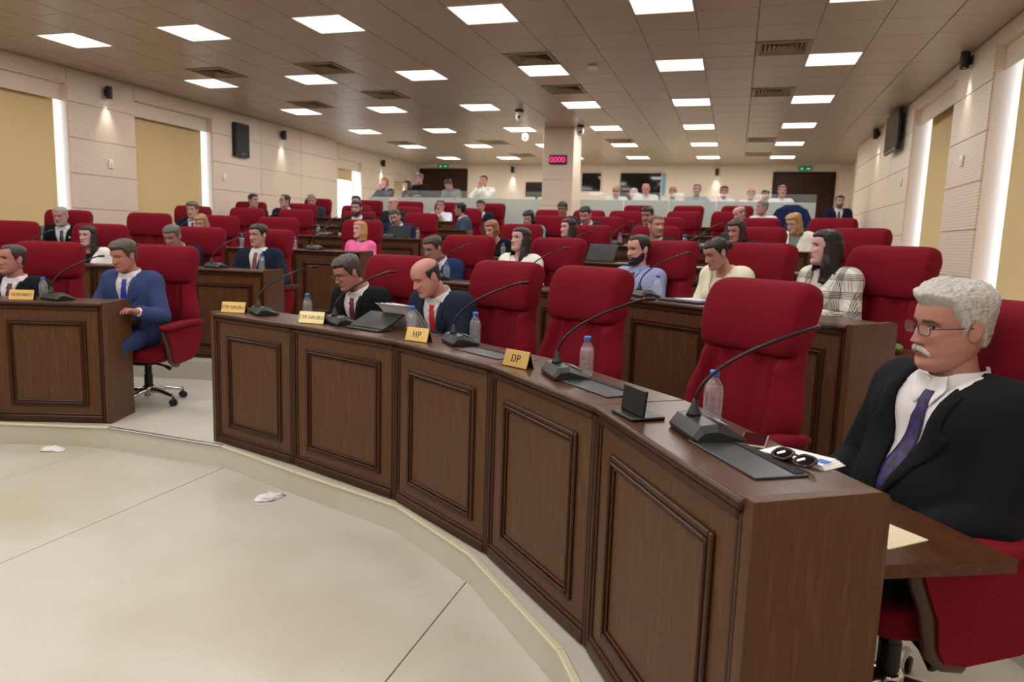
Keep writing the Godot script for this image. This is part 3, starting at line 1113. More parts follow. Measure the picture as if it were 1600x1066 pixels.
func make_chair() -> Node3D:
	var c := thing("conference_chair", "", "")
	var red := chair_red()
	var blk := mat(rgb(20, 20, 22), 0.45)
	var chrome := mat(rgb(200, 200, 202), 0.18, 1.0)
	var walnut := mat(rgb(70, 40, 28), 0.35)
	# seat cushion with a waterfall front
	var s := MB.new()
	var rings := []
	for k in 11:
		var t := k / 10.0
		var y := lerpf(0.385, 0.515, t)
		var f := sqrt(maxf(0.0, 1.0 - pow(absf(2.0 * t - 1.0), 2.6)))
		var ring := PackedVector3Array()
		for q in 40:
			var a := TAU * q / 40.0
			var ex := sgnpow(cos(a), 0.5)
			var ez := sgnpow(sin(a), 0.5)
			var drop := 0.035 * ss(0.4, 1.0, ez) * t
			var groove := -0.006 * (bump(ex, 0.33, 0.05) + bump(ex, -0.33, 0.05)) * t
			ring.append(Vector3(ex * (0.235 + 0.03 * f), y - drop + groove, ez * (0.235 + 0.03 * f) + 0.01))
		rings.append(ring)
	s.loft(rings)
	obj("seat", s, red, c)
	# backrest: lofted from bottom to top, side bolsters and stitched channels in front
	var b := MB.new()
	rings = []
	for k in 46:
		var t := k / 45.0
		var y := lerpf(0.42, 1.245, t)
		var zc := pick([0.0, 0.35, 0.7, 1.0], [-0.20, -0.235, -0.285, -0.36], t)
		var w := pick([0.0, 0.12, 0.4, 0.66, 0.9, 1.0], [0.19, 0.25, 0.325, 0.275, 0.265, 0.235], t)
		var th := pick([0.0, 0.1, 0.85, 1.0], [0.02, 0.055, 0.055, 0.02], t)
		var ring := PackedVector3Array()
		for q in 64:
			var a := TAU * q / 64.0
			var ex := sgnpow(cos(a), 0.62)
			var ez := sgnpow(sin(a), 0.5)
			var p := Vector3(ex * w, y, zc + ez * th)
			if ez > 0.0 and t < 0.74:
				var au := absf(ex)
				var f := ss(0.0, 0.12, t) * (1.0 - ss(0.66, 0.74, t))
				var seam := lerpf(0.5, 0.66, t / 0.7)
				p.z += f * ez * (0.055 * ss(seam, seam + 0.12, au) * (1.0 - ss(0.9, 1.05, au)) - 0.024 * bump(au, seam, 0.035) + 0.018 * cos(ex * PI / seam * 2.0) * (1.0 - ss(seam - 0.05, seam, au)))
			ring.append(p)
		rings.append(ring)
	b.loft(rings)
	obj("backrest", b, red, c)
	# headrest cushion, rolled over the top edge
	var h := MB.new()
	rings = []
	for k in 29:
		var t := k / 28.0
		var a0 := lerpf(-1.0, 1.0, t)
		var x := a0 * 0.278
		var r := sqrt(maxf(0.0004, 1.0 - pow(absf(a0), 9.0)))
		var ring := PackedVector3Array()
		# outline in the yz plane: front face bulging, rounded top that falls back
		var pts := [Vector2(1.005, -0.235), Vector2(1.03, -0.205), Vector2(1.10, -0.2), Vector2(1.18, -0.212), Vector2(1.25, -0.232), Vector2(1.30, -0.262), Vector2(1.325, -0.305), Vector2(1.325, -0.355), Vector2(1.30, -0.398), Vector2(1.25, -0.41), Vector2(1.18, -0.385), Vector2(1.10, -0.36), Vector2(1.03, -0.345), Vector2(1.005, -0.32)]
		var mid := Vector2(1.16, -0.29)
		for q in pts.size():
			var p0: Vector2 = pts[q]
			var p1: Vector2 = pts[(q + 1) % pts.size()]
			var pm: Vector2 = pts[(q - 1 + pts.size()) % pts.size()]
			var pn: Vector2 = pts[(q + 2) % pts.size()]
			for e in 3:
				var z := p0.cubic_interpolate(p1, pm, pn, e / 3.0)
				var pz := mid + (z - mid) * (0.72 + 0.28 * r)
				ring.append(Vector3(x, pz.x, pz.y + 0.012 * (absf(a0) - 0.5)))
		rings.append(ring)
	h.loft(rings)
	obj("headrest", h, red, c)
	# arms: upholstered side, padded top, bent wooden front strip
	for sd in [-1.0, 1.0]:
		var ap := MB.new()
		var prof := PackedVector2Array()
		for q in [Vector2(0.235, 0.66), Vector2(0.205, 0.58), Vector2(0.165, 0.50), Vector2(0.155, 0.42), Vector2(0.13, 0.375), Vector2(0.06, 0.36), Vector2(-0.12, 0.375), Vector2(-0.21, 0.42), Vector2(-0.26, 0.52), Vector2(-0.275, 0.66)]:
			prof.append(q)
		ap.prism(Transform3D(Basis(Vector3(0, 0, 1), Vector3(0, 1, 0), Vector3(-1, 0, 0)), Vector3(sd * 0.305, 0, 0)), prof, -0.026, 0.026)
		obj("arm_panel", ap, red, c)
		var pad := MB.new()
		var pr := []
		for k in 15:
			var t := k / 14.0
			var z := lerpf(-0.31, 0.285, t)
			var hw := pick([0.0, 0.1, 0.6, 0.9, 1.0], [0.02, 0.038, 0.05, 0.055, 0.03], t)
			var hh := pick([0.0, 0.1, 0.9, 1.0], [0.012, 0.026, 0.024, 0.01], t)
			var ring := PackedVector3Array()
			for q in 20:
				var a := TAU * q / 20.0
				ring.append(Vector3(sd * (0.312 + 0.015 * t) + sgnpow(cos(a), 0.7) * hw, 0.675 + 0.012 * sin(t * PI) + sgnpow(sin(a), 0.7) * hh, z))
			pr.append(ring)
		pad.loft(pr)
		obj("arm_pad", pad, red, c)
		var wf := MB.new()
		wf.tube([Vector3(sd * 0.305, 0.655, 0.235), Vector3(sd * 0.305, 0.6, 0.22), Vector3(sd * 0.305, 0.53, 0.186), Vector3(sd * 0.305, 0.46, 0.168), Vector3(sd * 0.305, 0.4, 0.152), Vector3(sd * 0.305, 0.365, 0.105), Vector3(sd * 0.305, 0.355, 0.05)], 0.03, 10, Vector2(1.0, 0.6))
		obj("arm_front", wf, walnut, c)
	# mechanism, lift, star base, casters
	var me := MB.new()
	me.box(T(Vector3(0, 0.36, 0)), Vector3(0.2, 0.05, 0.26), 0.01)
	me.tube([Vector3(0.1, 0.35, 0.06), Vector3(0.2, 0.34, 0.08), Vector3(0.26, 0.32, 0.09)], [0.008, 0.01, 0.02], 8)
	obj("mechanism", me, blk, c)
	var li := MB.new()
	li.lathe(T(Vector3.ZERO), [Vector2(0, 0.35), Vector2(0.028, 0.35), Vector2(0.028, 0.24), Vector2(0.034, 0.24), Vector2(0.034, 0.1), Vector2(0, 0.1)], 16)
	obj("gas_lift", li, blk, c)
	var hb := MB.new()
	hb.lathe(T(Vector3.ZERO), [Vector2(0, 0.145), Vector2(0.042, 0.145), Vector2(0.05, 0.13), Vector2(0.048, 0.075), Vector2(0, 0.07)], 20)
	obj("hub", hb, chrome, c)
	for k in 5:
		var a := TAU * k / 5.0 + 0.3
		var d := Vector3(cos(a), 0, sin(a))
		var lg := MB.new()
		lg.tube([d * 0.03 + Vector3.UP * 0.112, d * 0.16 + Vector3.UP * 0.105, d * 0.285 + Vector3.UP * 0.082], [0.028, 0.023, 0.017], 10, Vector2(1.0, 0.75))
		obj("base_leg", lg, chrome, c)
		var w := MB.new()
		var side := Vector3(-sin(a), 0, cos(a))
		for q in [-1.0, 1.0]:
			w.lathe(Transform3D(Basis(d, side, d.cross(side)), d * 0.285 + Vector3.UP * 0.03 + side * q * 0.014), [Vector2(0, -0.009), Vector2(0.026, -0.009), Vector2(0.03, -0.005), Vector2(0.03, 0.005), Vector2(0.026, 0.009), Vector2(0, 0.009)], 16)
		w.tube([d * 0.285 + Vector3.UP * 0.03, d * 0.285 + Vector3.UP * 0.085], 0.008, 8)
		obj("caster", w, blk, c)
	return c

# [name of sitter or "", x, z, floor, turn in degrees, label, group]
var seats := []

func seat(row: int, deg: float, label: String, group := "", twist := 0.0, dr := 0.0) -> void:
	var r: float = [5.1, 7.0, 8.95, 10.85, 12.75, 14.3][row] - 0.27 + dr
	var p := polar(r, deg, row * STEP)
	seats.append([p, -deg_to_rad(deg) + deg_to_rad(twist), label, group])

func front_seat(x: float, z: float, turn: float, label: String, group := "") -> void:
	# x, z: the headrest; the seat's middle lies 0.3 m in front of it
	var a := deg_to_rad(turn)
	seats.append([Vector3(x + 0.3 * sin(a), 0.0, z + 0.3 * cos(a)), a, label, group])

func build_chairs() -> void:
	front_seat(-2.46, -4.98, -17.4, "red high-backed chair of the man in black with a dark red tie")
	front_seat(-1.46, -4.60, -26.0, "red high-backed chair of the balding man holding papers")
	front_seat(-0.80, -4.15, -34.0, "empty red high-backed chair in the front row behind the DP nameplate")
	front_seat(0.12, -3.38, -45.6, "empty red high-backed chair beside the white-haired man's place")
	front_seat(0.82, -2.55, -60.0, "red high-backed chair of the white-haired man with a moustache")
	front_seat(-5.78, -4.86, 22.0, "red high-backed chair of the man behind the HUKUMET nameplate")
	front_seat(-4.74, -5.10, 10.0, "red high-backed chair of the man in the blue suit at the aisle")
	var o2 := "chairs of the second row"
	seat(1, -31.5, "red high-backed chair at the far end of the second row past the woman in white", o2)
	seat(1, -24.0, "red high-backed chair of the dark-haired woman in a white jacket", o2)
	seat(1, -15.0, "red high-backed chair of the grey-haired man in navy looking down", o2)
	seat(1, -8.6, "red high-backed chair of the man in navy resting an arm by the aisle", o2, -6.0)
	seat(1, 11.5, "red high-backed chair of the man in navy behind the balding man", o2)
	seat(1, 20.0, "red high-backed chair of the long-haired woman in white looking up", o2)
	seat(1, 29.2, "red high-backed chair of the bearded man in a pale blue shirt", o2, -8.0)
	seat(1, 36.4, "red high-backed chair of the woman in a cream jacket with hair tied back", o2)
	seat(1, 44.6, "red high-backed chair of the woman in a checked jacket", o2)
	var o3 := "chairs of the third row"
	seat(2, -31.6, "red high-backed chair of the white-bearded man below the window", o3)
	seat(2, -25.1, "empty red high-backed chair in the third row below the second blind", o3)
	seat(2, -19.2, "red high-backed chair of the fair-haired woman in black", o3)
	seat(2, -13.8, "empty red high-backed chair in the third row behind the man in navy at the aisle", o3)
	seat(2, -6.0, "red high-backed chair of the blonde woman in pink", o3)
	seat(2, 8.2, "red high-backed chair of the woman with a pearl necklace", o3, 0.0, 0.2)
	seat(2, 14.7, "red high-backed chair of the woman with long straight dark hair in black", o3)
	seat(2, 20.2, "red high-backed chair of the crop-haired man turning his head", o3)
	seat(2, 28.0, "red high-backed chair of the brown-haired woman behind the cream jacket", o3)
	seat(2, 34.5, "empty red high-backed chair in the third row behind the checked jacket", o3)
	var o4 := "chairs of the fourth row"
	seat(3, -24.9, "red high-backed chair of the wavy-haired man below the second window", o4)
	seat(3, -20.3, "empty red high-backed chair in the fourth row below the loudspeaker", o4)
	seat(3, -16.1, "empty red high-backed chair in the fourth row before the man with glasses", o4)
	seat(3, -10.5, "red high-backed chair of the bearded man in black", o4)
	seat(3, -4.9, "red high-backed chair of the man in navy with a dark red tie with the screen", o4)
	seat(3, 6.7, "red high-backed chair of the woman in turquoise", o4)
	seat(3, 11.2, "red high-backed chair of the dark-haired man in navy before the column", o4)
	seat(3, 16.0, "red high-backed chair of the dark-haired man whose eyes only show", o4)
	seat(3, 23.0, "empty red high-backed chair beside the blonde woman in white", o4)
	seat(3, 28.0, "red high-backed chair of the blonde woman in a white jacket with glasses", o4)
	var o5 := "chairs of the fifth row"
	seat(4, -22.6, "red high-backed chair of the black-haired man below the loudspeaker", o5)
	seat(4, -18.3, "red high-backed chair of the man with glasses and receding hair", o5)
	seat(4, -13.6, "red high-backed chair of the dark-haired man behind the beard", o5)
	seat(4, -9.2, "red high-backed chair of the bald man in a dark jacket", o5)
	seat(4, -2.9, "red high-backed chair turned aside under the man in a grey-blue suit", o5, 40.0)
	seat(4, 3.4, "empty red high-backed chair in the fifth row by the column", o5)
	seat(4, 6.6, "red high-backed chair of the dark-haired man before the column", o5)
	seat(4, 9.6, "empty red high-backed chair in the fifth row past the column", o5)
	seat(4, 14.2, "empty red high-backed chair in the fifth row before the frosted parapet", o5)
	seat(4, 17.6, "red high-backed chair of the bald man by the parapet", o5)
	var o6 := "chairs of the sixth row"
	seat(5, -18.6, "red high-backed chair of the grey-haired man at the back by the wall", o6)
	seat(5, -14.2, "empty red high-backed chair in the sixth row by the gallery window", o6)
	seat(5, -10.7, "empty red high-backed chair in the sixth row under the gallery desk", o6)
	seat(5, -7.4, "red high-backed chair of the man in white with a yellow tie", o6)
	seat(5, -3.6, "red high-backed chair of the dark-haired man under the gallery desk", o6)
	seat(5, 8.6, "empty red high-backed chair in the sixth row past the column", o6)
	seat(5, 12.5, "empty red high-backed chair in the sixth row between two others", o6)
	seat(5, 16.1, "red high-backed chair of the grey-haired man in white", o6)
	var proto := make_chair()
	var first := true
	for s in seats:
		var o := proto
		if first: 
			o.position = s[0]
			o.rotation.y = s[1]
		else:
			o = dup(proto, s[0], s[1])
		first = false
		tag(o, s[2], "chair", s[3])
	# dark blue jacket hung over one chair back
	var jd := thing("draped_jacket", "dark blue jacket hung over a chair back before the parapet", "jacket", polar(14.2, 20.0, 5 * STEP), -deg_to_rad(20.0))
	var mb := MB.new()
	var rings := []
	for k in 17:
		var t := k / 16.0
		var ring := PackedVector3Array()
		var w := pick([0.0, 0.15, 0.5, 1.0], [0.12, 0.25, 0.29, 0.3], t)
		var th := pick([0.0, 0.1, 1.0], [0.03, 0.1, 0.13], t)
		for q in 32:
			var a := TAU * q / 32.0
			ring.append(Vector3(sgnpow(cos(a), 0.8) * w * (1.0 + 0.03 * sin(a * 5.0 + t * 4.0)), 1.335 - t * 0.6, -0.05 + sgnpow(sin(a), 0.7) * th))
		rings.append(ring)
	mb.loft(rings)
	obj("cloth", mb, fabric(rgb(34, 48, 88)), jd)
	var sl := MB.new()
	for sd in [-1.0, 1.0]:
		sl.tube([Vector3(sd * 0.21, 1.24, -0.05), Vector3(sd * 0.28, 1.08, -0.02), Vector3(sd * 0.31, 0.85, 0.0), Vector3(sd * 0.31, 0.66, 0.02)], [0.05, 0.065, 0.06, 0.055], 10)
	obj("sleeves", sl, fabric(rgb(34, 48, 88)), jd)

# ---------------------------------------------------------------- distance fields
class Field:
	var lo: Vector3
	var cell: float
	var nx: int
	var ny: int
	var nz: int
	var f: PackedFloat32Array

	func _init(a: Vector3, b: Vector3, c: float) -> void:
		lo = a
		cell = c
		nx = int(ceil((b.x - a.x) / c)) + 1
		ny = int(ceil((b.y - a.y) / c)) + 1
		nz = int(ceil((b.z - a.z) / c)) + 1
		f = PackedFloat32Array()
		f.resize(nx * ny * nz)
		f.fill(1.0)

	# union with a tapered capsule, blended over k
	func bone(a: Vector3, b: Vector3, ra: float, rb: float, k: float) -> void:
		var m := maxf(ra, rb) + 0.075
		var p0 := (a.min(b) - Vector3.ONE * m - lo) / cell
		var p1 := (a.max(b) + Vector3.ONE * m - lo) / cell
		var x0 := maxi(0, int(p0.x))
		var x1 := mini(nx - 1, int(p1.x) + 1)
		var y0 := maxi(0, int(p0.y))
		var y1 := mini(ny - 1, int(p1.y) + 1)
		var z0 := maxi(0, int(p0.z))
		var z1 := mini(nz - 1, int(p1.z) + 1)
		var ab := b - a
		var inv := 1.0 / maxf(ab.length_squared(), 1e-9)
		var dr := rb - ra
		for z in range(z0, z1 + 1):
			for y in range(y0, y1 + 1):
				var row := (z * ny + y) * nx
				var p := Vector3(lo.x + x0 * cell, lo.y + y * cell, lo.z + z * cell) - a
				for x in range(x0, x1 + 1):
					var t := clampf(p.dot(ab) * inv, 0.0, 1.0)
					var d := (p - ab * t).length() - ra - dr * t
					p.x += cell
					var o := f[row + x]
					var h := k - absf(o - d)
					if h > 0.0:
						f[row + x] = minf(o, d) - h * h * 0.25 / k
					elif d < o:
						f[row + x] = d

	func at(p: Vector3) -> float:
		var q := (p - lo) / cell
		var x := clampi(int(q.x), 0, nx - 2)
		var y := clampi(int(q.y), 0, ny - 2)
		var z := clampi(int(q.z), 0, nz - 2)
		var u := q.x - x
		var w := q.y - y
		var s := q.z - z
		var r := (z * ny + y) * nx + x
		var r2 := r + nx * ny
		var a := lerpf(lerpf(f[r], f[r + 1], u), lerpf(f[r + nx], f[r + nx + 1], u), w)
		var b := lerpf(lerpf(f[r2], f[r2 + 1], u), lerpf(f[r2 + nx], f[r2 + nx + 1], u), w)
		return lerpf(a, b, s)

	# a copy offset outward by iso, cut by the callable (positive = away) near the surface
	func shell(iso: float, cut: Callable) -> Field:
		var o := Field.new(lo, lo, cell)
		o.nx = nx
		o.ny = ny
		o.nz = nz
		o.f = PackedFloat32Array(f)
		var i := 0
		var lim := cell * 2.6
		for z in nz:
			for y in ny:
				for x in nx:
					var d := f[i] - iso
					if d < lim:
						var c: float = cut.call(Vector3(lo.x + x * cell, lo.y + y * cell, lo.z + z * cell)) if d > -lim * 2.5 else -1.0
						d = maxf(d, c)
					o.f[i] = d
					i += 1
		return o

	# surface nets
	func to_mesh(mb: MB, iso := 0.0) -> void:
		var ids := PackedInt32Array()
		ids.resize(nx * ny * nz)
		ids.fill(-1)
		var sy := nx
		var sz := nx * ny
		var lim := cell * 2.2
		var off := [0, 1, sy, sy + 1, sz, sz + 1, sz + sy, sz + sy + 1]
		var e0 := [0, 2, 4, 6, 0, 1, 4, 5, 0, 1, 2, 3]
		var e1 := [1, 3, 5, 7, 2, 3, 6, 7, 4, 5, 6, 7]
		var g := PackedFloat32Array()
		g.resize(8)
		for z in nz - 1:
			for y in ny - 1:
				var row := (z * ny + y) * nx
				for x in nx - 1:
					var r := row + x
					if absf(f[r] - iso) > lim:
						continue
					var mask := 0
					for k in 8:
						g[k] = f[r + off[k]] - iso
						if g[k] < 0.0:
							mask |= 1 << k
					if mask == 0 or mask == 255:
						continue
					var sum := Vector3.ZERO
					var cnt := 0
					for k in 12:
						var a: int = e0[k]
						var b: int = e1[k]
						if (g[a] < 0.0) != (g[b] < 0.0):
							var t := g[a] / (g[a] - g[b])
							var pa := Vector3(a & 1, (a >> 1) & 1, a >> 2)
							var pb := Vector3(b & 1, (b >> 1) & 1, b >> 2)
							sum += pa.lerp(pb, t)
							cnt += 1
					var gr := Vector3(g[1] + g[3] + g[5] + g[7] - g[0] - g[2] - g[4] - g[6], g[2] + g[3] + g[6] + g[7] - g[0] - g[1] - g[4] - g[5], g[4] + g[5] + g[6] + g[7] - g[0] - g[1] - g[2] - g[3])
					ids[r] = mb.put(lo + (Vector3(x, y, z) + sum / cnt) * cell, gr.normalized())
		for z in range(1, nz - 1):
			for y in range(1, ny - 1):
				for x in range(1, nx - 1):
					var r := (z * ny + y) * nx + x
					if ids[r] < 0:
						continue
					var s := f[r] < iso
					if s != (f[r + 1] < iso):
						face(mb, ids[r - sy - sz], ids[r - sz], ids[r], ids[r - sy], s)
					if s != (f[r + sy] < iso):
						face(mb, ids[r - 1 - sz], ids[r - 1], ids[r], ids[r - sz], s)
					if s != (f[r + sz] < iso):
						face(mb, ids[r - 1 - sy], ids[r - sy], ids[r], ids[r - 1], s)

	func face(mb: MB, a: int, b: int, c: int, d: int, s: bool) -> void:
		if a < 0 or b < 0 or c < 0 or d < 0:
			return
		if s:
			mb.i.append_array(PackedInt32Array([a, c, b, a, d, c]))
		else:
			mb.i.append_array(PackedInt32Array([a, b, c, a, c, d]))

# ---------------------------------------------------------------- heads: lofted from chin to crown, face modelled in front
const HY := [-0.119, -0.113, -0.102, -0.088, -0.072, -0.055, -0.035, -0.012, 0.012, 0.036, 0.06, 0.083, 0.101, 0.112, 0.118]
const HW := [0.012, 0.03, 0.045, 0.054, 0.06, 0.064, 0.068, 0.071, 0.074, 0.0755, 0.076, 0.071, 0.058, 0.038, 0.004]
const HF := [0.062, 0.08, 0.09, 0.092, 0.088, 0.09, 0.089, 0.09, 0.088, 0.094, 0.091, 0.078, 0.055, 0.03, 0.0]
const HB := [0.03, 0.005, -0.022, -0.042, -0.058, -0.07, -0.08, -0.088, -0.094, -0.099, -0.101, -0.093, -0.074, -0.05, -0.012]

func hermite(ys: Array, vs: Array, y: float) -> float:
	var k := 1
	while k < ys.size() - 1 and y > ys[k]:
		k += 1
	var t: float = clampf((y - ys[k - 1]) / (ys[k] - ys[k - 1]), 0.0, 1.0)
	var m0: float = (vs[k] - vs[maxi(k - 2, 0)]) / (ys[k] - ys[maxi(k - 2, 0)])
	var m1: float = (vs[mini(k + 1, ys.size() - 1)] - vs[k - 1]) / (ys[mini(k + 1, ys.size() - 1)] - ys[k - 1])
	var h: float = ys[k] - ys[k - 1]
	var t2 := t * t
	var t3 := t2 * t
	return (2 * t3 - 3 * t2 + 1) * vs[k - 1] + (t3 - 2 * t2 + t) * h * m0 + (-2 * t3 + 3 * t2) * vs[k] + (t3 - t2) * h * m1

# rings of the bare head as arrays of Vector3, plus colours. q: quality 0 far, 1 near
func head_rings(q: int, fem: bool, jaw := 1.0) -> Array:
	var key := "head%d%s%.2f" % [q, fem, jaw]
	if mats.has(key):
		return mats[key]
	var nr: int = [36, 64, 128][q]
	var ns: int = [44, 72, 140][q]
	var rings := []
	for r in nr:
		var t := r / float(nr - 1)
		# denser towards the two poles
		var y := lerpf(-0.119, 0.118, 0.5 - 0.5 * cos(t * PI) if r == 0 or r == nr - 1 else lerpf(t, 0.5 - 0.5 * cos(t * PI), 0.35))
		var w := hermite(HY, HW, y)
		var zf := hermite(HY, HF, y)
		var zb := hermite(HY, HB, y)
		var low := 1.0 - ss(-0.06, 0.02, y)
		w *= lerpf(1.0, jaw * (0.94 if fem else 1.04), low)
		var ring := PackedVector3Array()
		for s in ns:
			var a0 := TAU * s / ns
			var a := a0 - 0.42 * sin(a0)          # denser across the face
			var ca := cos(a)
			var sa := sin(a)
			var x := sgnpow(sa, 0.92) * w
			var zm := (zf + zb) * 0.5
			var zr := (zf - zb) * 0.5
			var z := zm + sgnpow(ca, 0.9) * zr
			if ca > 0.0:
				var ax := absf(x)
				var fr := ss(0.0, 0.35, ca)
				var d := 0.0
				# nose: bridge grows to the tip, then turns under
				if y > -0.05 and y < 0.04:
					var hgt := 0.029 * pow(clampf((0.032 - y) / 0.058, 0.0, 1.0), 1.25)
					if y < -0.026:
						hgt *= 1.0 - ss(-0.026, -0.041, y)
					var wd := lerpf(0.0095, 0.0145, clampf((0.03 - y) / 0.05, 0.0, 1.0))
					d += hgt * exp(-pow(ax / wd, 2.0))
					d += 0.007 * bump(ax, 0.0135, 0.006) * bump(y, -0.03, 0.008)
				d -= 0.0145 * bump(ax, 0.031, 0.016) * bump(y, 0.012, 0.0125)
				d += 0.0055 * bump(ax, 0.031, 0.0125) * bump(y, 0.011, 0.0075)
				d += (0.002 if fem else 0.0045) * bump(ax, 0.028, 0.024) * bump(y, 0.031, 0.008)
				d += 0.004 * bump(ax, 0.042, 0.018) * bump(y, -0.016, 0.018)
				d += 0.0055 * exp(-pow(ax / 0.021, 2.0)) * bump(y, -0.0525, 0.0055)
				d += 0.006 * exp(-pow(ax / 0.018, 2.0)) * bump(y, -0.0645, 0.006)
				d -= 0.004 * exp(-pow(ax / 0.024, 4.0)) * bump(y, -0.0583, 0.0022)
				d -= 0.003 * bump(ax, 0.03, 0.006) * bump(y, -0.045, 0.014)
				d -= 0.003 * exp(-pow(ax / 0.02, 2.0)) * bump(y, -0.076, 0.006)
				d += 0.004 * exp(-pow(ax / 0.02, 2.0)) * bump(y, -0.095, 0.012)
				z += d * fr
			ring.append(Vector3(x, y, z))
		rings.append(ring)
	mats[key] = rings
	return rings

func lin(c: Color) -> Color:
	return c.srgb_to_linear()

func add_head(mb: MB, at: Transform3D, o: Dictionary) -> void:
	var q: int = o.get("q", 0)
	var rings := head_rings(q, o.get("fem", false), o.get("jaw", 1.0))
	var skin := lin(o.skin)
	var brow := lin(o.get("brow", o.hair)) * 0.6
	var lip := lin(o.get("lip", o.skin.lerp(rgb(150, 70, 70), 0.5)))
	var h := MB.new()
	h.loft(rings)
	var bushy: float = o.get("brow_w", 0.0044 if q == 2 else 0.006)
	var shut: bool = o.get("shut", false)
	for k in h.v.size():
		var p := h.v[k]
		var c := skin
		if p.z > 0.03:
			var ax := absf(p.x)
			var e := 1.0 - ss(0.75, 1.1, Vector2((ax - 0.031) / 0.0125, (p.y - 0.011) / (0.0022 if shut else (0.0052 if q == 2 else 0.0066))).length())
			if e > 0.0 and not shut:
				c = c.lerp(Color(0.62, 0.6, 0.57), e)
				c = c.lerp(Color(0.02, 0.012, 0.008), 1.0 - ss(0.0045 if q == 2 else 0.006, 0.0062 if q == 2 else 0.0085, Vector2(ax - 0.031 - o.get("gaze", 0.0) * signf(p.x), p.y - 0.0115).length()))
			# lashes
			c = c.lerp(Color(0.02, 0.012, 0.01), 0.95 * bump(p.y, (0.007 if shut else 0.0165) - 9.0 * pow(ax - 0.031, 2.0), 0.0022 if q == 2 else 0.0038) * (1.0 - ss(0.012, 0.016, absf(ax - 0.031))))
			c = c.lerp(brow, 0.95 * bump(p.y, 0.0315 - 6.0 * pow(maxf(0.0, ax - 0.036), 2.0) * 10.0, bushy) * ss(0.01, 0.016, ax) * (1.0 - ss(0.047, 0.056, ax)))
			var lp := Vector2(p.x / 0.0255, (p.y + 0.0585) / (0.0095 - 0.0045 * pow(ax / 0.025, 2.0))).length()
			c = c.lerp(lip, 0.8 * (1.0 - ss(0.75, 1.05, lp)))
			c = c.lerp(lip * 0.35, 0.8 * bump(p.y, -0.0583, 0.0013) * (1.0 - ss(0.021, 0.026, ax)))
			# nostrils
			c = c.lerp(skin * 0.3, 0.8 * (1.0 - ss(0.5, 1.0, Vector2((ax - 0.0075) / 0.0045, (p.y + 0.0385) / 0.003).length())))
		if o.has("stubble"):
			var m := (1.0 - ss(-0.04, -0.025, p.y + 0.25 * maxf(0.0, 0.05 - p.z) * 0.0)) * ss(0.0, 0.03, p.z + 0.02)
			c = c.lerp(lin(o.stubble), 0.4 * m)
		h.c[k] = c
	# ears
	h.col = skin
	for s in ([] if o.get("style", "") in ["long", "bob"] else [-1.0, 1.0]):
		var er := []
		var m := 14 if q > 0 else 8
		for r in 9:
			var t := r / 8.0 * PI
			var ring := PackedVector3Array()
			for k in m:
				var a := TAU * k / m
				var u := sin(t) * cos(a)
				var w := sin(t) * sin(a)
				var dent := 0.55 * exp(-(pow(cos(a) * sin(t), 2.0) + pow(cos(t), 2.0)) / 0.25) if s * w > 0.0 else 0.0
				ring.append(Vector3(s * 0.074 + w * 0.0105 * (1.0 - dent) + s * 0.006 + s * 0.006 * (-u), 0.004 + cos(t) * 0.031, -0.012 + u * 0.017 - cos(t) * 0.006))
			er.append(ring)
		h.loft(er)
	mb.add(h, at)

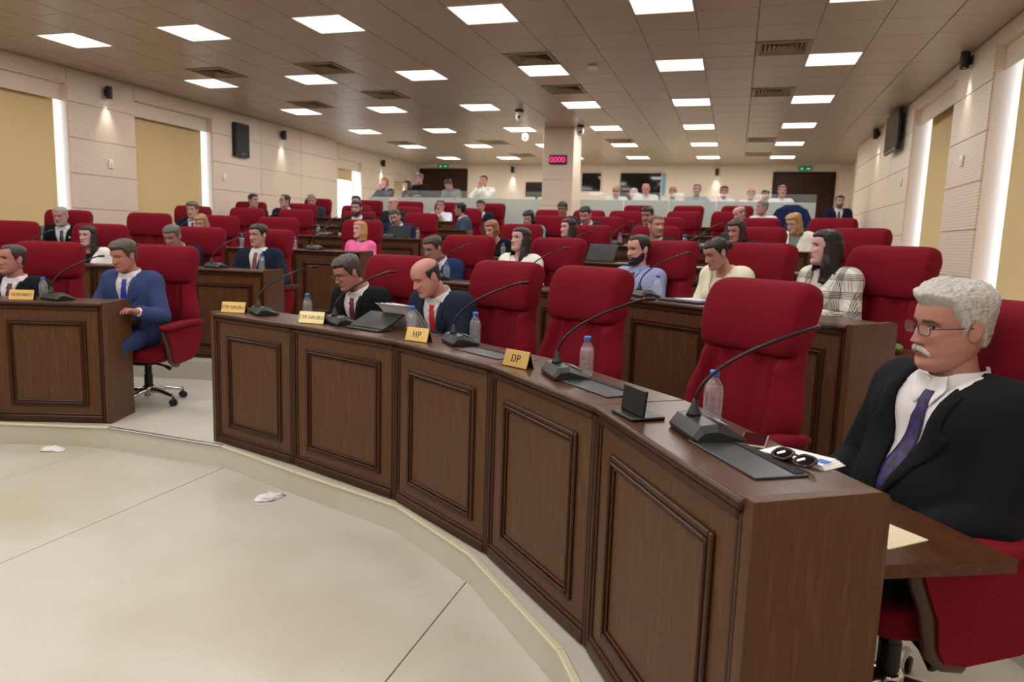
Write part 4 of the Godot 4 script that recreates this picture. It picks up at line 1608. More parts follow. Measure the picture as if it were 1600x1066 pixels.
# hair and beards: the head's own surface pushed out where hair grows, tucked inside elsewhere
func hair_mesh(o: Dictionary) -> MB:
	var q: int = mini(o.get("q", 0), 2 if o.has("fine_hair") else 1)
	var style: String = o.get("style", "short")
	var rings := head_rings(q, o.get("fem", false), o.get("jaw", 1.0))
	var out := []
	var nz := noise(FastNoiseLite.TYPE_SIMPLEX, 1.0, 3, 31)
	var th: float = o.get("vol", 0.011)
	var rec: float = o.get("recede", 0.0)
	for ring in rings:
		var r := PackedVector3Array()
		for p in ring:
			var a := rad_to_deg(absf(atan2(p.x, p.z - 0.0)))
			var m := 0.0
			if style == "beard":
				var up: float = pick([0.0, 18.0, 40.0, 75.0, 95.0, 180.0], [-0.046, -0.046, -0.05, -0.02, 0.0, 0.0], a)
				m = (1.0 - ss(up - 0.006, up + 0.006, p.y)) * (1.0 - ss(92.0, 104.0, a))
				var lp := Vector2(p.x / 0.021, (p.y + 0.0585) / 0.0075).length()
				m *= ss(0.8, 1.25, lp)
			else:
				var line := pick([0.0, 30.0, 52.0, 66.0, 80.0, 92.0, 108.0, 130.0, 180.0], [0.07 + rec, 0.074 + rec * 1.3, 0.07 + rec * 1.8, 0.035, -0.012, 0.02, 0.012, -0.05, -0.066], a)
				m = ss(line - 0.003, line + 0.012, p.y)
				if style == "bald":
					m *= 1.0 - ss(0.048, 0.07, p.y + 0.02 * bump(a, 180.0, 40.0) * -1.0)
					m *= ss(62.0, 74.0, a)
			var c := Vector3(0, 0.0, -0.01)
			var nrm: Vector3 = (p - c).normalized()
			var f := nz.get_noise_3d(p.x * 210.0, p.y * 210.0, p.z * 32.0)
			var f2 := nz.get_noise_3d(p.x * 40.0 + 9.0, p.y * 30.0, p.z * 40.0)
			var top := 0.6 + 0.7 * ss(0.0, 0.1, p.y)
			var t := m * (th * top * (1.0 + 0.22 * f2) + 0.003 * f) - 0.004 * (1.0 - m)
			if o.has("quiff"):
				t += m * o.quiff * bump(a, 0.0, 55.0) * ss(0.05, 0.09, p.y)
			r.append(p + nrm * t)
		out.append(r)
	var mb := MB.new()
	mb.loft(out)
	if style == "long" or style == "bob" or style == "bun":
		if style == "bun":
			var b := []
			for k in 13:
				var t := k / 12.0 * PI
				var ring := PackedVector3Array()
				for s in 18:
					var a := TAU * s / 18.0
					ring.append(Vector3(sin(t) * cos(a) * 0.038, 0.02 + cos(t) * 0.036, -0.128 + sin(t) * sin(a) * 0.036))
				b.append(ring)
			mb.loft(b)
		else:
			# curtain of hair round the back and sides, open at the face, its front locks tapering
			var ln: float = o.get("length", 0.3)
			var rows := []
			var m := 34
			for k in 26:
				var t := k / 25.0
				var y := 0.098 - t * (ln + 0.098)
				var open := pick([0.0, 0.12, 0.3, 0.55, 1.0], [24.0, 40.0, 57.0, 50.0, 46.0], t)
				var wx := pick([0.0, 0.2, 0.45, 0.75, 1.0], [0.062, 0.089, 0.094, 0.1, 0.088], t)
				var wb := pick([0.0, 0.2, 0.45, 0.75, 1.0], [0.088, 0.116, 0.112, 0.102, 0.085], t)
				var wf := pick([0.0, 0.2, 0.45, 1.0], [0.082, 0.09, 0.084, 0.096], t)
				var outer := PackedVector3Array()
				var inner := PackedVector3Array()
				for s in m:
					var u := s / float(m - 1)
					var a := deg_to_rad(lerpf(open, 360.0 - open, u))
					var edge := ss(0.0, 0.12, minf(u, 1.0 - u))
					var wav := 0.006 * sin(t * 13.0 + u * 5.0) * ss(0.25, 0.7, t) + 0.012 * nz.get_noise_3d(sin(a) * 9.0, t * 3.0, cos(a) * 9.0) * ss(0.1, 0.5, t) + 0.006 * nz.get_noise_3d(sin(a) * 34.0, t * 1.5, cos(a) * 34.0)
					var th2 := 0.004 + 0.02 * edge * (1.0 - 0.6 * ss(0.8, 1.0, t))
					var rx := wx - 0.012 * (1.0 - edge) + wav
					var rz := (wf if cos(a) > 0 else wb) - 0.004 * (1.0 - edge) + wav
					outer.append(Vector3(sin(a) * rx, y, cos(a) * rz - 0.008))
					inner.append(Vector3(sin(a) * (rx - th2), y, cos(a) * (rz - th2) - 0.008))
				inner.reverse()
				outer.append_array(inner)
				rows.append(outer)
			mb.loft(rows)
	return mb

# ---------------------------------------------------------------- a relaxed hand: wrist at the origin, fingers to +z, palm to -y, thumb to +x
func hand_mb() -> MB:
	if mats.has("hand"):
		return mats["hand"]
	var f := Field.new(Vector3(-0.062, -0.105, -0.03), Vector3(0.085, 0.035, 0.185), 0.0052)
	for k in 4:
		var x := -0.03 + k * 0.02
		f.bone(Vector3(x * 0.55, 0, -0.01), Vector3(x, 0.002, 0.078), 0.0175, 0.0135, 0.018)
	var ln := [0.056, 0.068, 0.073, 0.064]
	for k in 4:
		var p := Vector3(-0.0315 + k * 0.021, 0.0, 0.083)
		var ang := 0.3
		var tot: float = ln[k]
		for s in 3:
			var l: float = tot * [0.46, 0.3, 0.24][s]
			var q := p + Vector3(0, -sin(ang), cos(ang)) * l
			f.bone(p, q, 0.0092 - s * 0.0006, 0.0087 - s * 0.0008, 0.003)
			p = q
			ang += 0.48
	f.bone(Vector3(0.018, -0.006, 0.015), Vector3(0.043, -0.016, 0.05), 0.0155, 0.0125, 0.014)
	f.bone(Vector3(0.043, -0.016, 0.05), Vector3(0.052, -0.026, 0.08), 0.0115, 0.0102, 0.004)
	f.bone(Vector3(0.052, -0.026, 0.08), Vector3(0.05, -0.036, 0.103), 0.0102, 0.0082, 0.003)
	var mb := MB.new()
	f.to_mesh(mb)
	mats["hand"] = mb
	return mb

# ---------------------------------------------------------------- seated bodies
# pose: lean (rad, forward +), wl / wr: wrists of the +x and -x arm, cell, fem
func body(pose: Dictionary) -> Dictionary:
	var key := "body" + str(pose)
	if mats.has(key):
		return mats[key]
	var fem: bool = pose.get("fem", false)
	var cell: float = pose.get("cell", 0.024)
	var lean: float = pose.get("lean", 0.0)
	var big: float = pose.get("big", 1.0)
	var stand: bool = pose.get("stand", false)
	var wide := (0.86 if fem else 1.0) * big
	var pel := Vector3(0, 0.60, -0.03)
	var L := Transform3D(Basis(Vector3.RIGHT, lean), pel) * Transform3D(Basis.IDENTITY, -pel)
	var skin := lin(Color.WHITE)
	var t := Field.new(Vector3(-0.44, 0.34, -0.42), Vector3(0.44, 1.2, 0.62), cell)
	# torso
	for s in [-1.0, 1.0]:
		t.bone(L * Vector3(s * 0.075 * wide, 0.58, -0.02), L * Vector3(s * 0.07 * wide, 0.76, -0.02), 0.118, 0.112 * big, 0.05)
		t.bone(L * Vector3(s * 0.07 * wide, 0.76, -0.02), L * Vector3(s * 0.09 * wide, 0.95, -0.025), 0.112 * big, 0.112 * wide, 0.05)
		t.bone(L * Vector3(s * 0.08 * wide, 0.97, -0.03), L * Vector3(s * 0.172 * wide, 1.022, -0.03), 0.095, 0.066, 0.05)
		t.bone(L * Vector3(0, 1.045, -0.045), L * Vector3(s * 0.16 * wide, 1.035, -0.035), 0.045, 0.05, 0.05)
		if fem:
			t.bone(L * Vector3(s * 0.07, 0.93, 0.065), L * Vector3(s * 0.072, 0.92, 0.075), 0.055, 0.055, 0.05)
	if big > 1.02:
		t.bone(L * Vector3(-0.05, 0.72, 0.05), L * Vector3(0.05, 0.72, 0.05), 0.13, 0.13, 0.08)
	var torso := Field.new(t.lo, t.lo, cell)
	torso.nx = t.nx
	torso.ny = t.ny
	torso.nz = t.nz
	torso.f = PackedFloat32Array(t.f)
	var cuffs := []
	var hands := []
	for s in [1.0, -1.0]:
		var sh := L * Vector3(s * 0.185 * wide, 1.005, -0.035)
		var wr: Vector3 = pose["wl"] if s > 0 else pose["wr"]
		var l1 := 0.285
		var l2 := 0.255
		var d := wr - sh
		if d.length() > (l1 + l2) * 0.985:
			wr = sh + d.normalized() * (l1 + l2) * 0.985
			d = wr - sh
		var dl := d.length()
		var ca := clampf((l1 * l1 + dl * dl - l2 * l2) / (2.0 * l1 * dl), -1.0, 1.0)
		var pole := Vector3(s * pose.get("flare", 0.5), -1.0, -0.45)
		var dn := d.normalized()
		pole = (pole - dn * pole.dot(dn)).normalized()
		var el := sh + dn * ca * l1 + pole * sqrt(1.0 - ca * ca) * l1
		t.bone(sh, el, 0.058 * (0.86 if fem else 1.0) * big, 0.047 * (0.88 if fem else 1.0), 0.035)
		t.bone(el, wr, 0.046 * (0.88 if fem else 1.0), 0.03, 0.02)
		var fd := (wr - el).normalized()
		cuffs.append([wr - fd * 0.015, fd])
		hands.append([wr, fd, s])
	# legs
	var lf := Field.new(Vector3(-0.32, -0.01, -0.28), Vector3(0.32, 0.78, 0.72), maxf(cell, 0.022))
	for s in [-1.0, 1.0]:
		var hip := Vector3(s * 0.085, 0.575, -0.02)
		var kn := Vector3(s * 0.13, 0.545, 0.40) if not stand else Vector3(s * 0.09, 0.3, 0.0)
		var an := Vector3(s * 0.12, 0.11, 0.38) if not stand else Vector3(s * 0.09, 0.08, 0.0)
		lf.bone(Vector3(s * 0.06, 0.6, -0.03), hip, 0.12, 0.1, 0.05)
		lf.bone(hip, kn, 0.09, 0.062, 0.04)
		lf.bone(kn, an, 0.06, 0.042, 0.02)
	var shoes := MB.new()
	for s in [-1.0, 1.0]:
		var rr := []
		for k in 12:
			var u := k / 11.0
			var z := lerpf(0.30, 0.585, u)
			var w := pick([0.0, 0.12, 0.6, 0.9, 1.0], [0.015, 0.035, 0.048, 0.04, 0.012], u)
			var hh := pick([0.0, 0.15, 0.45, 0.8, 1.0], [0.05, 0.1, 0.085, 0.055, 0.02], u)
			var ring := PackedVector3Array()
			for q in 16:
				var a := TAU * q / 16.0
				ring.append(Vector3(s * 0.12 + sgnpow(cos(a), 0.7) * w, hh * 0.5 + sgnpow(sin(a), 0.6) * hh * 0.5, z))
			rr.append(ring)
		shoes.loft(rr)
	var inv := L.affine_inverse()
	var neck_cut := func(p: Vector3) -> float:
		var q := inv * p
		return 0.062 - Vector2(q.x, q.z + 0.02).length() if q.y > 1.02 else -1.0
	var opening: float = pose.get("open", 0.215)
	var button: float = pose.get("button", 0.72)
	var jcut := func(p: Vector3) -> float:
		var q := inv * p
		var c := -1.0
		if q.z > -0.03 and q.y > button - 0.1:
			c = minf((q.y - button) * opening + 0.004 - absf(q.x), q.z + 0.03)
		if q.y > 1.03:
			c = maxf(c, 0.072 - Vector2(q.x, q.z + 0.025).length())
		for w in cuffs:
			var e: Vector3 = p - w[0]
			if e.length_squared() < 0.012:
				c = maxf(c, e.dot(w[1]))
		return c
	var scut := func(p: Vector3) -> float:
		var q := inv * p
		var c := -1.0
		if q.y > 1.03:
			c = maxf(c, 0.058 - Vector2(q.x, q.z + 0.02).length())
		for w in cuffs:
			var e: Vector3 = p - w[0]
			if e.length_squared() < 0.012:
				c = maxf(c, e.dot(w[1]) - 0.014)
		return c
	var r := {"L": L, "pel": pel}
	var jk := MB.new()
	t.shell(0.021, jcut).to_mesh(jk)
	r.jacket = jk.mesh()
	var sm := MB.new()
	t.shell(0.009, scut).to_mesh(sm)
	r.shirt = sm.mesh()
	var tr := MB.new()
	lf.to_mesh(tr, 0.012)
	r.trousers = tr.mesh()
	r.shoes = shoes.mesh()
	# the bare body: torso, neck, arms, hands and legs as one
	var b := MB.new()
	b.col = skin
	t.bone(L * Vector3(0, 1.04, -0.035), L * Vector3(0, 1.155, 0.0), 0.058 * (0.88 if fem else 1.0) * minf(big, 1.08), 0.056 * (0.88 if fem else 1.0) * minf(big, 1.08), 0.03)
	t.to_mesh(b)
	lf.to_mesh(b, 0.0)
	for hd in hands:
		var z: Vector3 = hd[1]
		var flat: Vector3 = pose.get("palm", Vector3.UP)
		var y := (flat - z * flat.dot(z)).normalized()
		if hd[2] < 0 and pose.has("palm_r"):
			flat = pose["palm_r"]
			y = (flat - z * flat.dot(z)).normalized()
		var x := y.cross(z)
		var bs := Basis(x, y, z)
		var sc: float = 0.9 if fem else 1.0
		var o := MB.new()
		var src := hand_mb()
		o.add(src)
		if hd[2] > 0:                              # thumb points to the middle of the body
			for k in o.v.size():
				o.v[k].x = -o.v[k].x
				o.n[k].x = -o.n[k].x
			for k in range(0, o.i.size(), 3):
				var q := o.i[k + 1]
				o.i[k + 1] = o.i[k + 2]
				o.i[k + 2] = q
		b.add(o, Transform3D(bs.scaled(Vector3.ONE * sc) if false else bs * Basis.from_scale(Vector3.ONE * sc), hd[0]))
	r.skin = b
	# tie, collar, lapels lie on the shirt or jacket front
	var front := func(x: float, y: float, iso: float) -> Vector3:
		var z := 0.32
		while z > -0.2:
			if torso.at(L * Vector3(x, y, z)) < iso:
				break
			z -= 0.006
		# where the sleeve blends into the chest, follow the fuller surface
		var z2 := z + 0.03
		while z2 > z:
			if t.at(L * Vector3(x, y, z2)) < iso:
				break
			z2 -= 0.003
		if z2 > z + 0.026:
			z2 = z
		return L * Vector3(x, y, maxf(z, z2))
	var ribbon := func(rows: Array, thick: float) -> MB:
		# rows: arrays of points across; closed into a thin slab
		var rg := []
		for row in rows:
			var ring := PackedVector3Array()
			for p in row: ring.append(p)
			for k in range(row.size() - 1, -1, -1):
				ring.append(row[k] - (L.basis * Vector3(0, 0, 1)) * thick)
			rg.append(ring)
		var o := MB.new()
		o.loft(rg)
		return o
	var tie_rows := []
	for k in 16:
		var u := k / 15.0
		var y := lerpf(1.052, pose.get("tie_end", 0.66), u)
		var w := pick([0.0, 0.08, 0.13, 0.2, 1.0], [0.023, 0.021, 0.016, 0.021, 0.046], u)
		var row := []
		for e in [-1.0, -0.5, 0.0, 0.5, 1.0]:
			row.append(front.call(e * w, y, 0.016) + L.basis * Vector3(0, 0, 0.004 + (0.008 if u < 0.12 else 0.003) * (1.0 - e * e)))
		tie_rows.append(row)
	r.tie = (ribbon.call(tie_rows, 0.008) as MB).mesh()
	# shirt collar: a band round the neck with two points in front
	var cb := MB.new()
	var cr := []
	for k in 25:
		var u := k / 24.0
		var a := lerpf(-PI + 0.0, PI, u)
		var fr := cos(a)
		var hi := 1.116 - 0.012 * fr
		var lo := 1.066 - 0.02 * ss(0.2, 1.0, fr)
		var rad := (0.068 if not fem else 0.06) * minf(big, 1.06)
		var row := PackedVector3Array()
		var d := Vector3(sin(a), 0, cos(a))
		var cc := Vector3(0, 0, -0.026)
		for e in [[hi, rad - 0.004], [hi + 0.004, rad], [lo, rad + 0.014], [lo - 0.004, rad + 0.006]]:
			row.append(L * (cc + d * e[1] + Vector3(0, e[0] - 0.014 * ss(0.6, 1.0, fr), 0.012 * fr)))
		cr.append(row)
	cb.loft(cr)
	for s in [-1.0, 1.0]:
		var rows := []
		for k in 6:
			var u := k / 5.0
			var row := []
			for e in 3:
				var w := e / 2.0
				var x: float = s * (0.006 + 0.05 * w + 0.022 * u * (1.0 - w))
				var y: float = 1.088 + 0.014 * w - 0.08 * u * (1.0 - 0.35 * w)
				row.append(front.call(x, minf(y, 1.062), 0.014) + L.basis * Vector3(0, maxf(0.0, y - 1.062), 0.009 - 0.002 * u))
			rows.append(row)
		cb.add(ribbon.call(rows, 0.006))
	r.collar = cb.mesh()
	var lp := MB.new()
	for s in [-1.0, 1.0]:
		var rows := []
		for k in 26:
			var u := k / 25.0
			var y := lerpf(button + 0.01, 1.075, u)
			var x0 := (y - button) * opening + 0.006
			var w := pick([0.0, 0.3, 0.66, 0.7, 0.73, 1.0], [0.006, 0.04, 0.078, 0.078, 0.045, 0.04], u)
			var row := []
			for e in 4:
				var x: float = s * (x0 - 0.006 + w * e / 3.0)
				row.append(front.call(x, y - 0.02 * e / 3.0 * ss(0.2, 0.6, u), 0.021) + L.basis * Vector3(0, 0, 0.008 + 0.004 * sin(e / 3.0 * PI)))
			rows.append(row)
		lp.add(ribbon.call(rows, 0.01))
	# the jacket's collar, standing round the back of the neck
	var jc := []
	for k in 27:
		var a := lerpf(0.95, TAU - 0.95, k / 26.0)
		var d := Vector3(sin(a), 0, cos(a))
		var bk := ss(0.6, -0.6, cos(a))
		var ring := PackedVector3Array()
		var rad := 0.078 * minf(big, 1.08)
		for e in [[1.058 + 0.036 * bk, rad], [1.062 + 0.036 * bk, rad + 0.008], [1.03 + 0.015 * bk, rad + 0.034], [1.015 + 0.01 * bk, rad + 0.034], [1.02, rad]]:
			ring.append(L * (Vector3(0, 0, -0.028 + 0.02 * maxf(0.0, cos(a))) + d * e[1] + Vector3(0, e[0], 0)))
		jc.append(ring)
	lp.loft(jc)
	r.lapels = lp.mesh()
	r.head = L * Vector3(0, 1.24, 0.012)
	mats[key] = r
	return r

const SKIN := [Color8(196, 148, 120), Color8(178, 128, 100), Color8(210, 166, 140), Color8(160, 110, 86)]

# who: dictionary with pose, colours, head turn; head: world position of the middle of the head; face: the way the body faces (rad)
func person(label: String, head: Vector3, face: float, o: Dictionary, group := "") -> Node3D:
	var bd := body(o.pose)
	var sc: float = o.get("scale", 0.95 if o.pose.get("fem", false) else 1.0)
	var hl: Vector3 = bd.head * sc
	var base := head - ry(face) * hl
	var floor_y: float = o.floor
	base.y = floor_y
	var p := thing("person", label, "person", base, face, group)
	# sink or lift with the chair so that the head meets its place
	var dy := clampf(head.y - floor_y - hl.y, -0.16, 0.14)
	p.position.y += dy
	o.fem = o.pose.get("fem", false)
	var sk0: Color = o.get("skin", SKIN[0])
	o.skin = Color(sk0.r * 0.98, sk0.g * 0.98, minf(1.0, sk0.b * 1.12))
	var S := Transform3D(Basis.from_scale(Vector3.ONE * sc), Vector3.ZERO)
	var hb := Basis(Vector3.UP, o.get("yaw", 0.0)) * Basis(Vector3.RIGHT, o.get("nod", 0.0)) * Basis(Vector3.FORWARD, o.get("tilt", 0.0))
	var pivot := Vector3(0, -0.075, -0.02)
	var hs: float = o.get("head_scale", 0.97 if o.fem else 1.0)
	var hx := Transform3D(hb, hl + pivot * sc - hb * pivot * sc) * Transform3D(Basis.from_scale(Vector3.ONE * hs * sc), Vector3.ZERO)
	var b := MB.new()
	b.add(bd.skin, S)
	var sk := lin(o.skin)
	for k in b.c.size():
		b.c[k] = sk
	add_head(b, hx, o)
	var m := mat(Color.WHITE, 0.55, 0.0, {"vertex_color_use_as_albedo": true, "metallic_specular": 0.4})
	obj("body", b, m, p)
	var wear := func(called: String, mesh: Variant, mt: Material) -> MeshInstance3D:
		var q := obj(called, mesh, mt, p)
		q.scale = Vector3.ONE * sc
		return q
	wear.call("trousers", bd.trousers, fabric(o.get("trousers", o.get("jacket", rgb(30, 32, 40)))))
	wear.call("shoes", bd.shoes, mat(rgb(22, 20, 20), 0.35))
	var shirt_mat: Material = fabric(o.get("shirt", rgb(226, 226, 231)), 0.85, 60.0, false)
	wear.call("shirt", bd.shirt, o.get("shirt_mat", shirt_mat))
	if o.get("collar", not o.fem):
		wear.call("collar", bd.collar, o.get("shirt_mat", shirt_mat))
	if o.has("jacket"):
		var jm: Material = o.get("jacket_mat", fabric(o.jacket, 0.9, 50.0, false))
		wear.call("jacket", bd.jacket, jm)
		wear.call("lapels", bd.lapels, jm)
	if o.has("tie"):
		wear.call("tie", bd.tie, o.get("tie_mat", mat(o.tie, 0.5)))
	if o.get("style", "short") != "none":
		var h := hair_mesh(o)
		var ho := obj("hair", h, hair_mat(o.hair), p)
		ho.transform = hx
	if o.has("beard"):
		var h := hair_mesh({"q": o.get("q", 0), "fem": false, "style": "beard", "vol": o.get("beard_vol", 0.006), "jaw": o.get("jaw", 1.0)})
		var ho := obj("beard", h, hair_mat(o.beard), p)
		ho.transform = hx
	if o.has("moustache"):
		var mb := MB.new()
		for s in [-1.0, 1.0]:
			mb.tube([Vector3(s * 0.0005, -0.0455, 0.097), Vector3(s * 0.01, -0.047, 0.0975), Vector3(s * 0.02, -0.0525, 0.0925), Vector3(s * 0.029, -0.0605, 0.0855), Vector3(s * 0.033, -0.0685, 0.081)], [0.0085, 0.0095, 0.0088, 0.007, 0.003], 10, Vector2(0.8, 1.0))
		obj("moustache", mb, hair_mat(o.moustache), p).transform = hx
	if o.has("glasses"):
		var g := MB.new()
		var lens := MB.new()
		for s in [-1.0, 1.0]:
			var path := []
			var poly := PackedVector2Array()
			for k in 25:
				var a := TAU * k / 24.0
				var q := Vector3(s * 0.033 + sgnpow(cos(a), 0.6) * 0.0245, 0.009 + sgnpow(sin(a), 0.6) * 0.0155, 0.1025 - 0.12 * absf(sgnpow(cos(a), 0.6) * 0.0255 * s + 0.033) * 0.35)
				path.append(q)
				if k < 24: poly.append(Vector2(q.x, q.y))
			g.tube(path, 0.0014, 6)
			lens.prism(T(Vector3(0, 0, 0.1005)), poly, -0.0006, 0.0006)
			g.tube([Vector3(s * 0.0565, 0.014, 0.1), Vector3(s * 0.068, 0.015, 0.088), Vector3(s * 0.081, 0.014, 0.04), Vector3(s * 0.0825, 0.012, -0.01), Vector3(s * 0.08, -0.008, -0.028)], 0.0016, 6)
		g.tube([Vector3(-0.009, 0.013, 0.1025), Vector3(0, 0.016, 0.106), Vector3(0.009, 0.013, 0.1025)], 0.0014, 6)
		var go := obj("glasses", g, mat(o.glasses, 0.3), p)
		go.transform = hx
		obj("lenses", lens, mat(Color(0.95, 0.97, 1.0, 0.04), 0.03, 0.0, {"transparency": BaseMaterial3D.TRANSPARENCY_ALPHA}), go)
	if o.has("pin"):
		var pn := MB.new()
		pn.lathe(T(Vector3.ZERO, Basis(Vector3.RIGHT, PI / 2)), [Vector2(0, -0.002), Vector2(0.011, -0.002), Vector2(0.011, 0.002), Vector2(0, 0.004)], 12)
		var L: Transform3D = bd.L
		obj("lapel_pin", pn, mat(o.pin, 0.4), p).position = L * Vector3(0.105, 0.97, 0.118) * sc
	if o.has("necklace"):
		var nk := MB.new()
		var L: Transform3D = bd.L
		for k in 15:
			var a := lerpf(-1.9, 1.9, k / 14.0)
			var q: Vector3 = L * Vector3(sin(a) * 0.072, 1.035 - 0.045 * ss(-0.2, 1.0, cos(a)), -0.025 + cos(a) * 0.115)
			nk.lathe(T(q * sc), [Vector2(0, -0.006), Vector2(0.0055, -0.003), Vector2(0.0055, 0.003), Vector2(0, 0.006)], 8)
		obj("necklace", nk, mat(o.necklace, 0.3), p)
	return p

func hair_mat(c: Color) -> StandardMaterial3D:
	var key := "hair" + str(c)
	if mats.has(key):
		return mats[key]
	if not mats.has("hairtex"):
		mats["hairtex"] = ramp_image(noise(FastNoiseLite.TYPE_SIMPLEX, 0.05, 4, 40), 256, [0.0, 0.4, 0.6, 1.0], [Color(0.72, 0.72, 0.72), Color(0.88, 0.88, 0.88), Color(0.96, 0.96, 0.96), Color(1, 1, 1)])
	var m := StandardMaterial3D.new()
	m.albedo_color = c
	m.albedo_texture = mats["hairtex"]
	m.uv1_triplanar = true
	m.uv1_scale = Vector3(9, 1.6, 5)
	m.roughness = 0.5
	mats[key] = m
	return m

# ---------------------------------------------------------------- who sits where
func sit(label: String, row: int, deg: float, hy: float, o: Dictionary, dr := 0.0, twist := 0.0) -> Node3D:
	var r: float = [4.75, 6.75, 8.65, 10.55, 12.45, 14.0][row] + dr
	o.floor = row * STEP
	return person(label, polar(r, deg, row * STEP + hy), deg_to_rad(-deg + twist), o)

func build_people() -> void:
	var black := rgb(24, 25, 28)
	var navy := rgb(30, 36, 54)
	var desk := {"lean": 0.1, "wl": Vector3(0.17, 0.80, 0.33), "wr": Vector3(-0.17, 0.80, 0.33)}
	var read := {"lean": 0.3, "wl": Vector3(0.12, 0.80, 0.38), "wr": Vector3(-0.12, 0.80, 0.38)}
	var rest := {"lean": -0.1, "wl": Vector3(0.2, 0.72, 0.26), "wr": Vector3(-0.2, 0.72, 0.26)}
	var w_desk := desk.duplicate()
	w_desk.fem = true
	var w_read := read.duplicate()
	w_read.fem = true
	var w_rest := rest.duplicate()
	w_rest.fem = true
	var brown := rgb(46, 34, 28)
	var jet := rgb(20, 17, 17)
	var grey := rgb(120, 116, 112)
	# ---- front row, built finest
	var big := {"lean": -0.03, "wl": Vector3(0.14, 0.66, 0.26), "wr": Vector3(-0.2, 0.70, 0.27), "cell": 0.0155, "big": 1.18, "tie_end": 0.64, "flare": 0.6, "open": 0.26, "button": 0.7}
	person("white-haired man with a moustache, glasses and a purple tie, leaning back", Vector3(0.645, 1.245, -2.44), deg_to_rad(-60.0), {"floor": 0.0, "pose": big, "q": 2, "skin": rgb(186, 132, 104), "hair": rgb(205, 203, 200), "brow": rgb(96, 84, 78), "brow_w": 0.0052, "style": "short", "fine_hair": true, "vol": 0.017, "quiff": 0.012, "jaw": 1.07, "moustache": rgb(214, 210, 206), "glasses": rgb(26, 24, 26), "jacket": rgb(25, 26, 30), "shirt": rgb(236, 236, 240), "tie": rgb(56, 34, 110), "tie_mat": spotted(rgb(58, 36, 112), rgb(26, 22, 52)), "yaw": -0.16, "nod": 0.1, "tilt": 0.04, "head_scale": 1.06, "scale": 1.02})
	var lean_read := {"lean": 0.26, "wl": Vector3(0.13, 0.81, 0.36), "wr": Vector3(-0.15, 0.81, 0.34), "cell": 0.017}
	person("man in a black suit and dark red tie reading with his head bent", Vector3(-2.65, 1.205, -4.64), deg_to_rad(-13.0), {"floor": 0.0, "pose": lean_read, "q": 2, "skin": rgb(184, 130, 102), "hair": rgb(74, 68, 64), "style": "short", "vol": 0.016, "jacket": rgb(24, 25, 27), "tie": rgb(112, 34, 44), "glasses": rgb(40, 34, 32), "nod": 0.42, "yaw": -0.35, "shut": true, "jaw": 1.02})
	var hold := {"lean": 0.3, "wl": Vector3(0.12, 0.84, 0.40), "wr": Vector3(-0.10, 0.84, 0.40), "cell": 0.017, "palm": Vector3(-0.7, 0.6, 0.2), "palm_r": Vector3(0.7, 0.6, 0.2)}
	person("balding man in a navy suit and red tie reading papers", Vector3(-1.875, 1.225, -4.30), deg_to_rad(-18.0), {"floor": 0.0, "pose": hold, "q": 2, "skin": rgb(196, 138, 110), "hair": rgb(52, 44, 40), "style": "bald", "vol": 0.007, "jacket": rgb(36, 42, 60), "tie": rgb(196, 38, 32), "nod": 0.46, "yaw": -0.35, "shut": true, "jaw": 1.06})
	var blue := {"lean": 0.06, "wl": Vector3(0.24, 0.81, 0.30), "wr": Vector3(-0.2, 0.80, 0.34), "cell": 0.017}
	person("man in a blue suit and bright blue tie looking down beside the aisle", Vector3(-4.72, 1.245, -4.66), deg_to_rad(10.0), {"floor": 0.0, "pose": blue, "q": 2, "skin": rgb(188, 124, 96), "hair": rgb(84, 70, 60), "style": "short", "vol": 0.018, "jacket": rgb(58, 72, 116), "tie": rgb(28, 48, 170), "nod": 0.28, "yaw": -0.3, "shut": true, "jaw": 1.03})
	person("man in a dark suit and maroon tie behind the HUKUMET nameplate", Vector3(-5.62, 1.175, -4.4), deg_to_rad(20.0), {"floor": 0.0, "pose": {"lean": -0.04, "wl": Vector3(0.2, 0.8, 0.32), "wr": Vector3(-0.2, 0.8, 0.3), "cell": 0.02}, "q": 1, "skin": rgb(182, 124, 98), "hair": rgb(66, 54, 48), "vol": 0.009, "recede": 0.012, "jacket": black, "tie": rgb(92, 24, 44), "yaw": -0.5})
	# ---- second row
	sit("dark-haired woman in a white jacket with a pendant", 1, -24.1, 1.18, {"pose": w_desk, "q": 1, "skin": rgb(204, 160, 138), "hair": rgb(38, 26, 24), "style": "long", "length": 0.3, "jacket": rgb(232, 230, 226), "trousers": rgb(30, 30, 34), "shirt": rgb(24, 22, 24), "yaw": -0.3, "lip": rgb(176, 80, 84)})
	sit("grey-haired man in a navy suit looking down at his desk", 1, -16.3, 1.22, {"pose": read, "q": 1, "skin": rgb(176, 128, 102), "hair": rgb(96, 94, 92), "jacket": navy, "tie": rgb(40, 44, 70), "nod": 0.4, "yaw": -0.15, "shut": true, "pin": rgb(230, 230, 230)})
	var arm := {"lean": -0.12, "wl": Vector3(0.34, 0.74, 0.24), "wr": Vector3(-0.24, 0.8, 0.24), "cell": 0.02}
	sit("man in a navy suit and maroon tie leaning back by the aisle", 1, -8.1, 1.25, {"pose": arm, "q": 1, "skin": rgb(190, 140, 112), "hair": rgb(34, 28, 26), "jacket": navy, "tie": rgb(122, 40, 56), "yaw": -0.35, "nod": 0.08, "shut": true, "pin": rgb(236, 236, 240)})
	sit("man in a navy suit and glasses behind the balding man", 1, 9.7, 1.19, {"pose": read, "q": 1, "skin": rgb(180, 130, 104), "hair": rgb(62, 50, 44), "jacket": rgb(38, 52, 96), "tie": rgb(40, 40, 60), "glasses": rgb(60, 60, 64), "nod": 0.35, "yaw": -0.3, "shut": true})
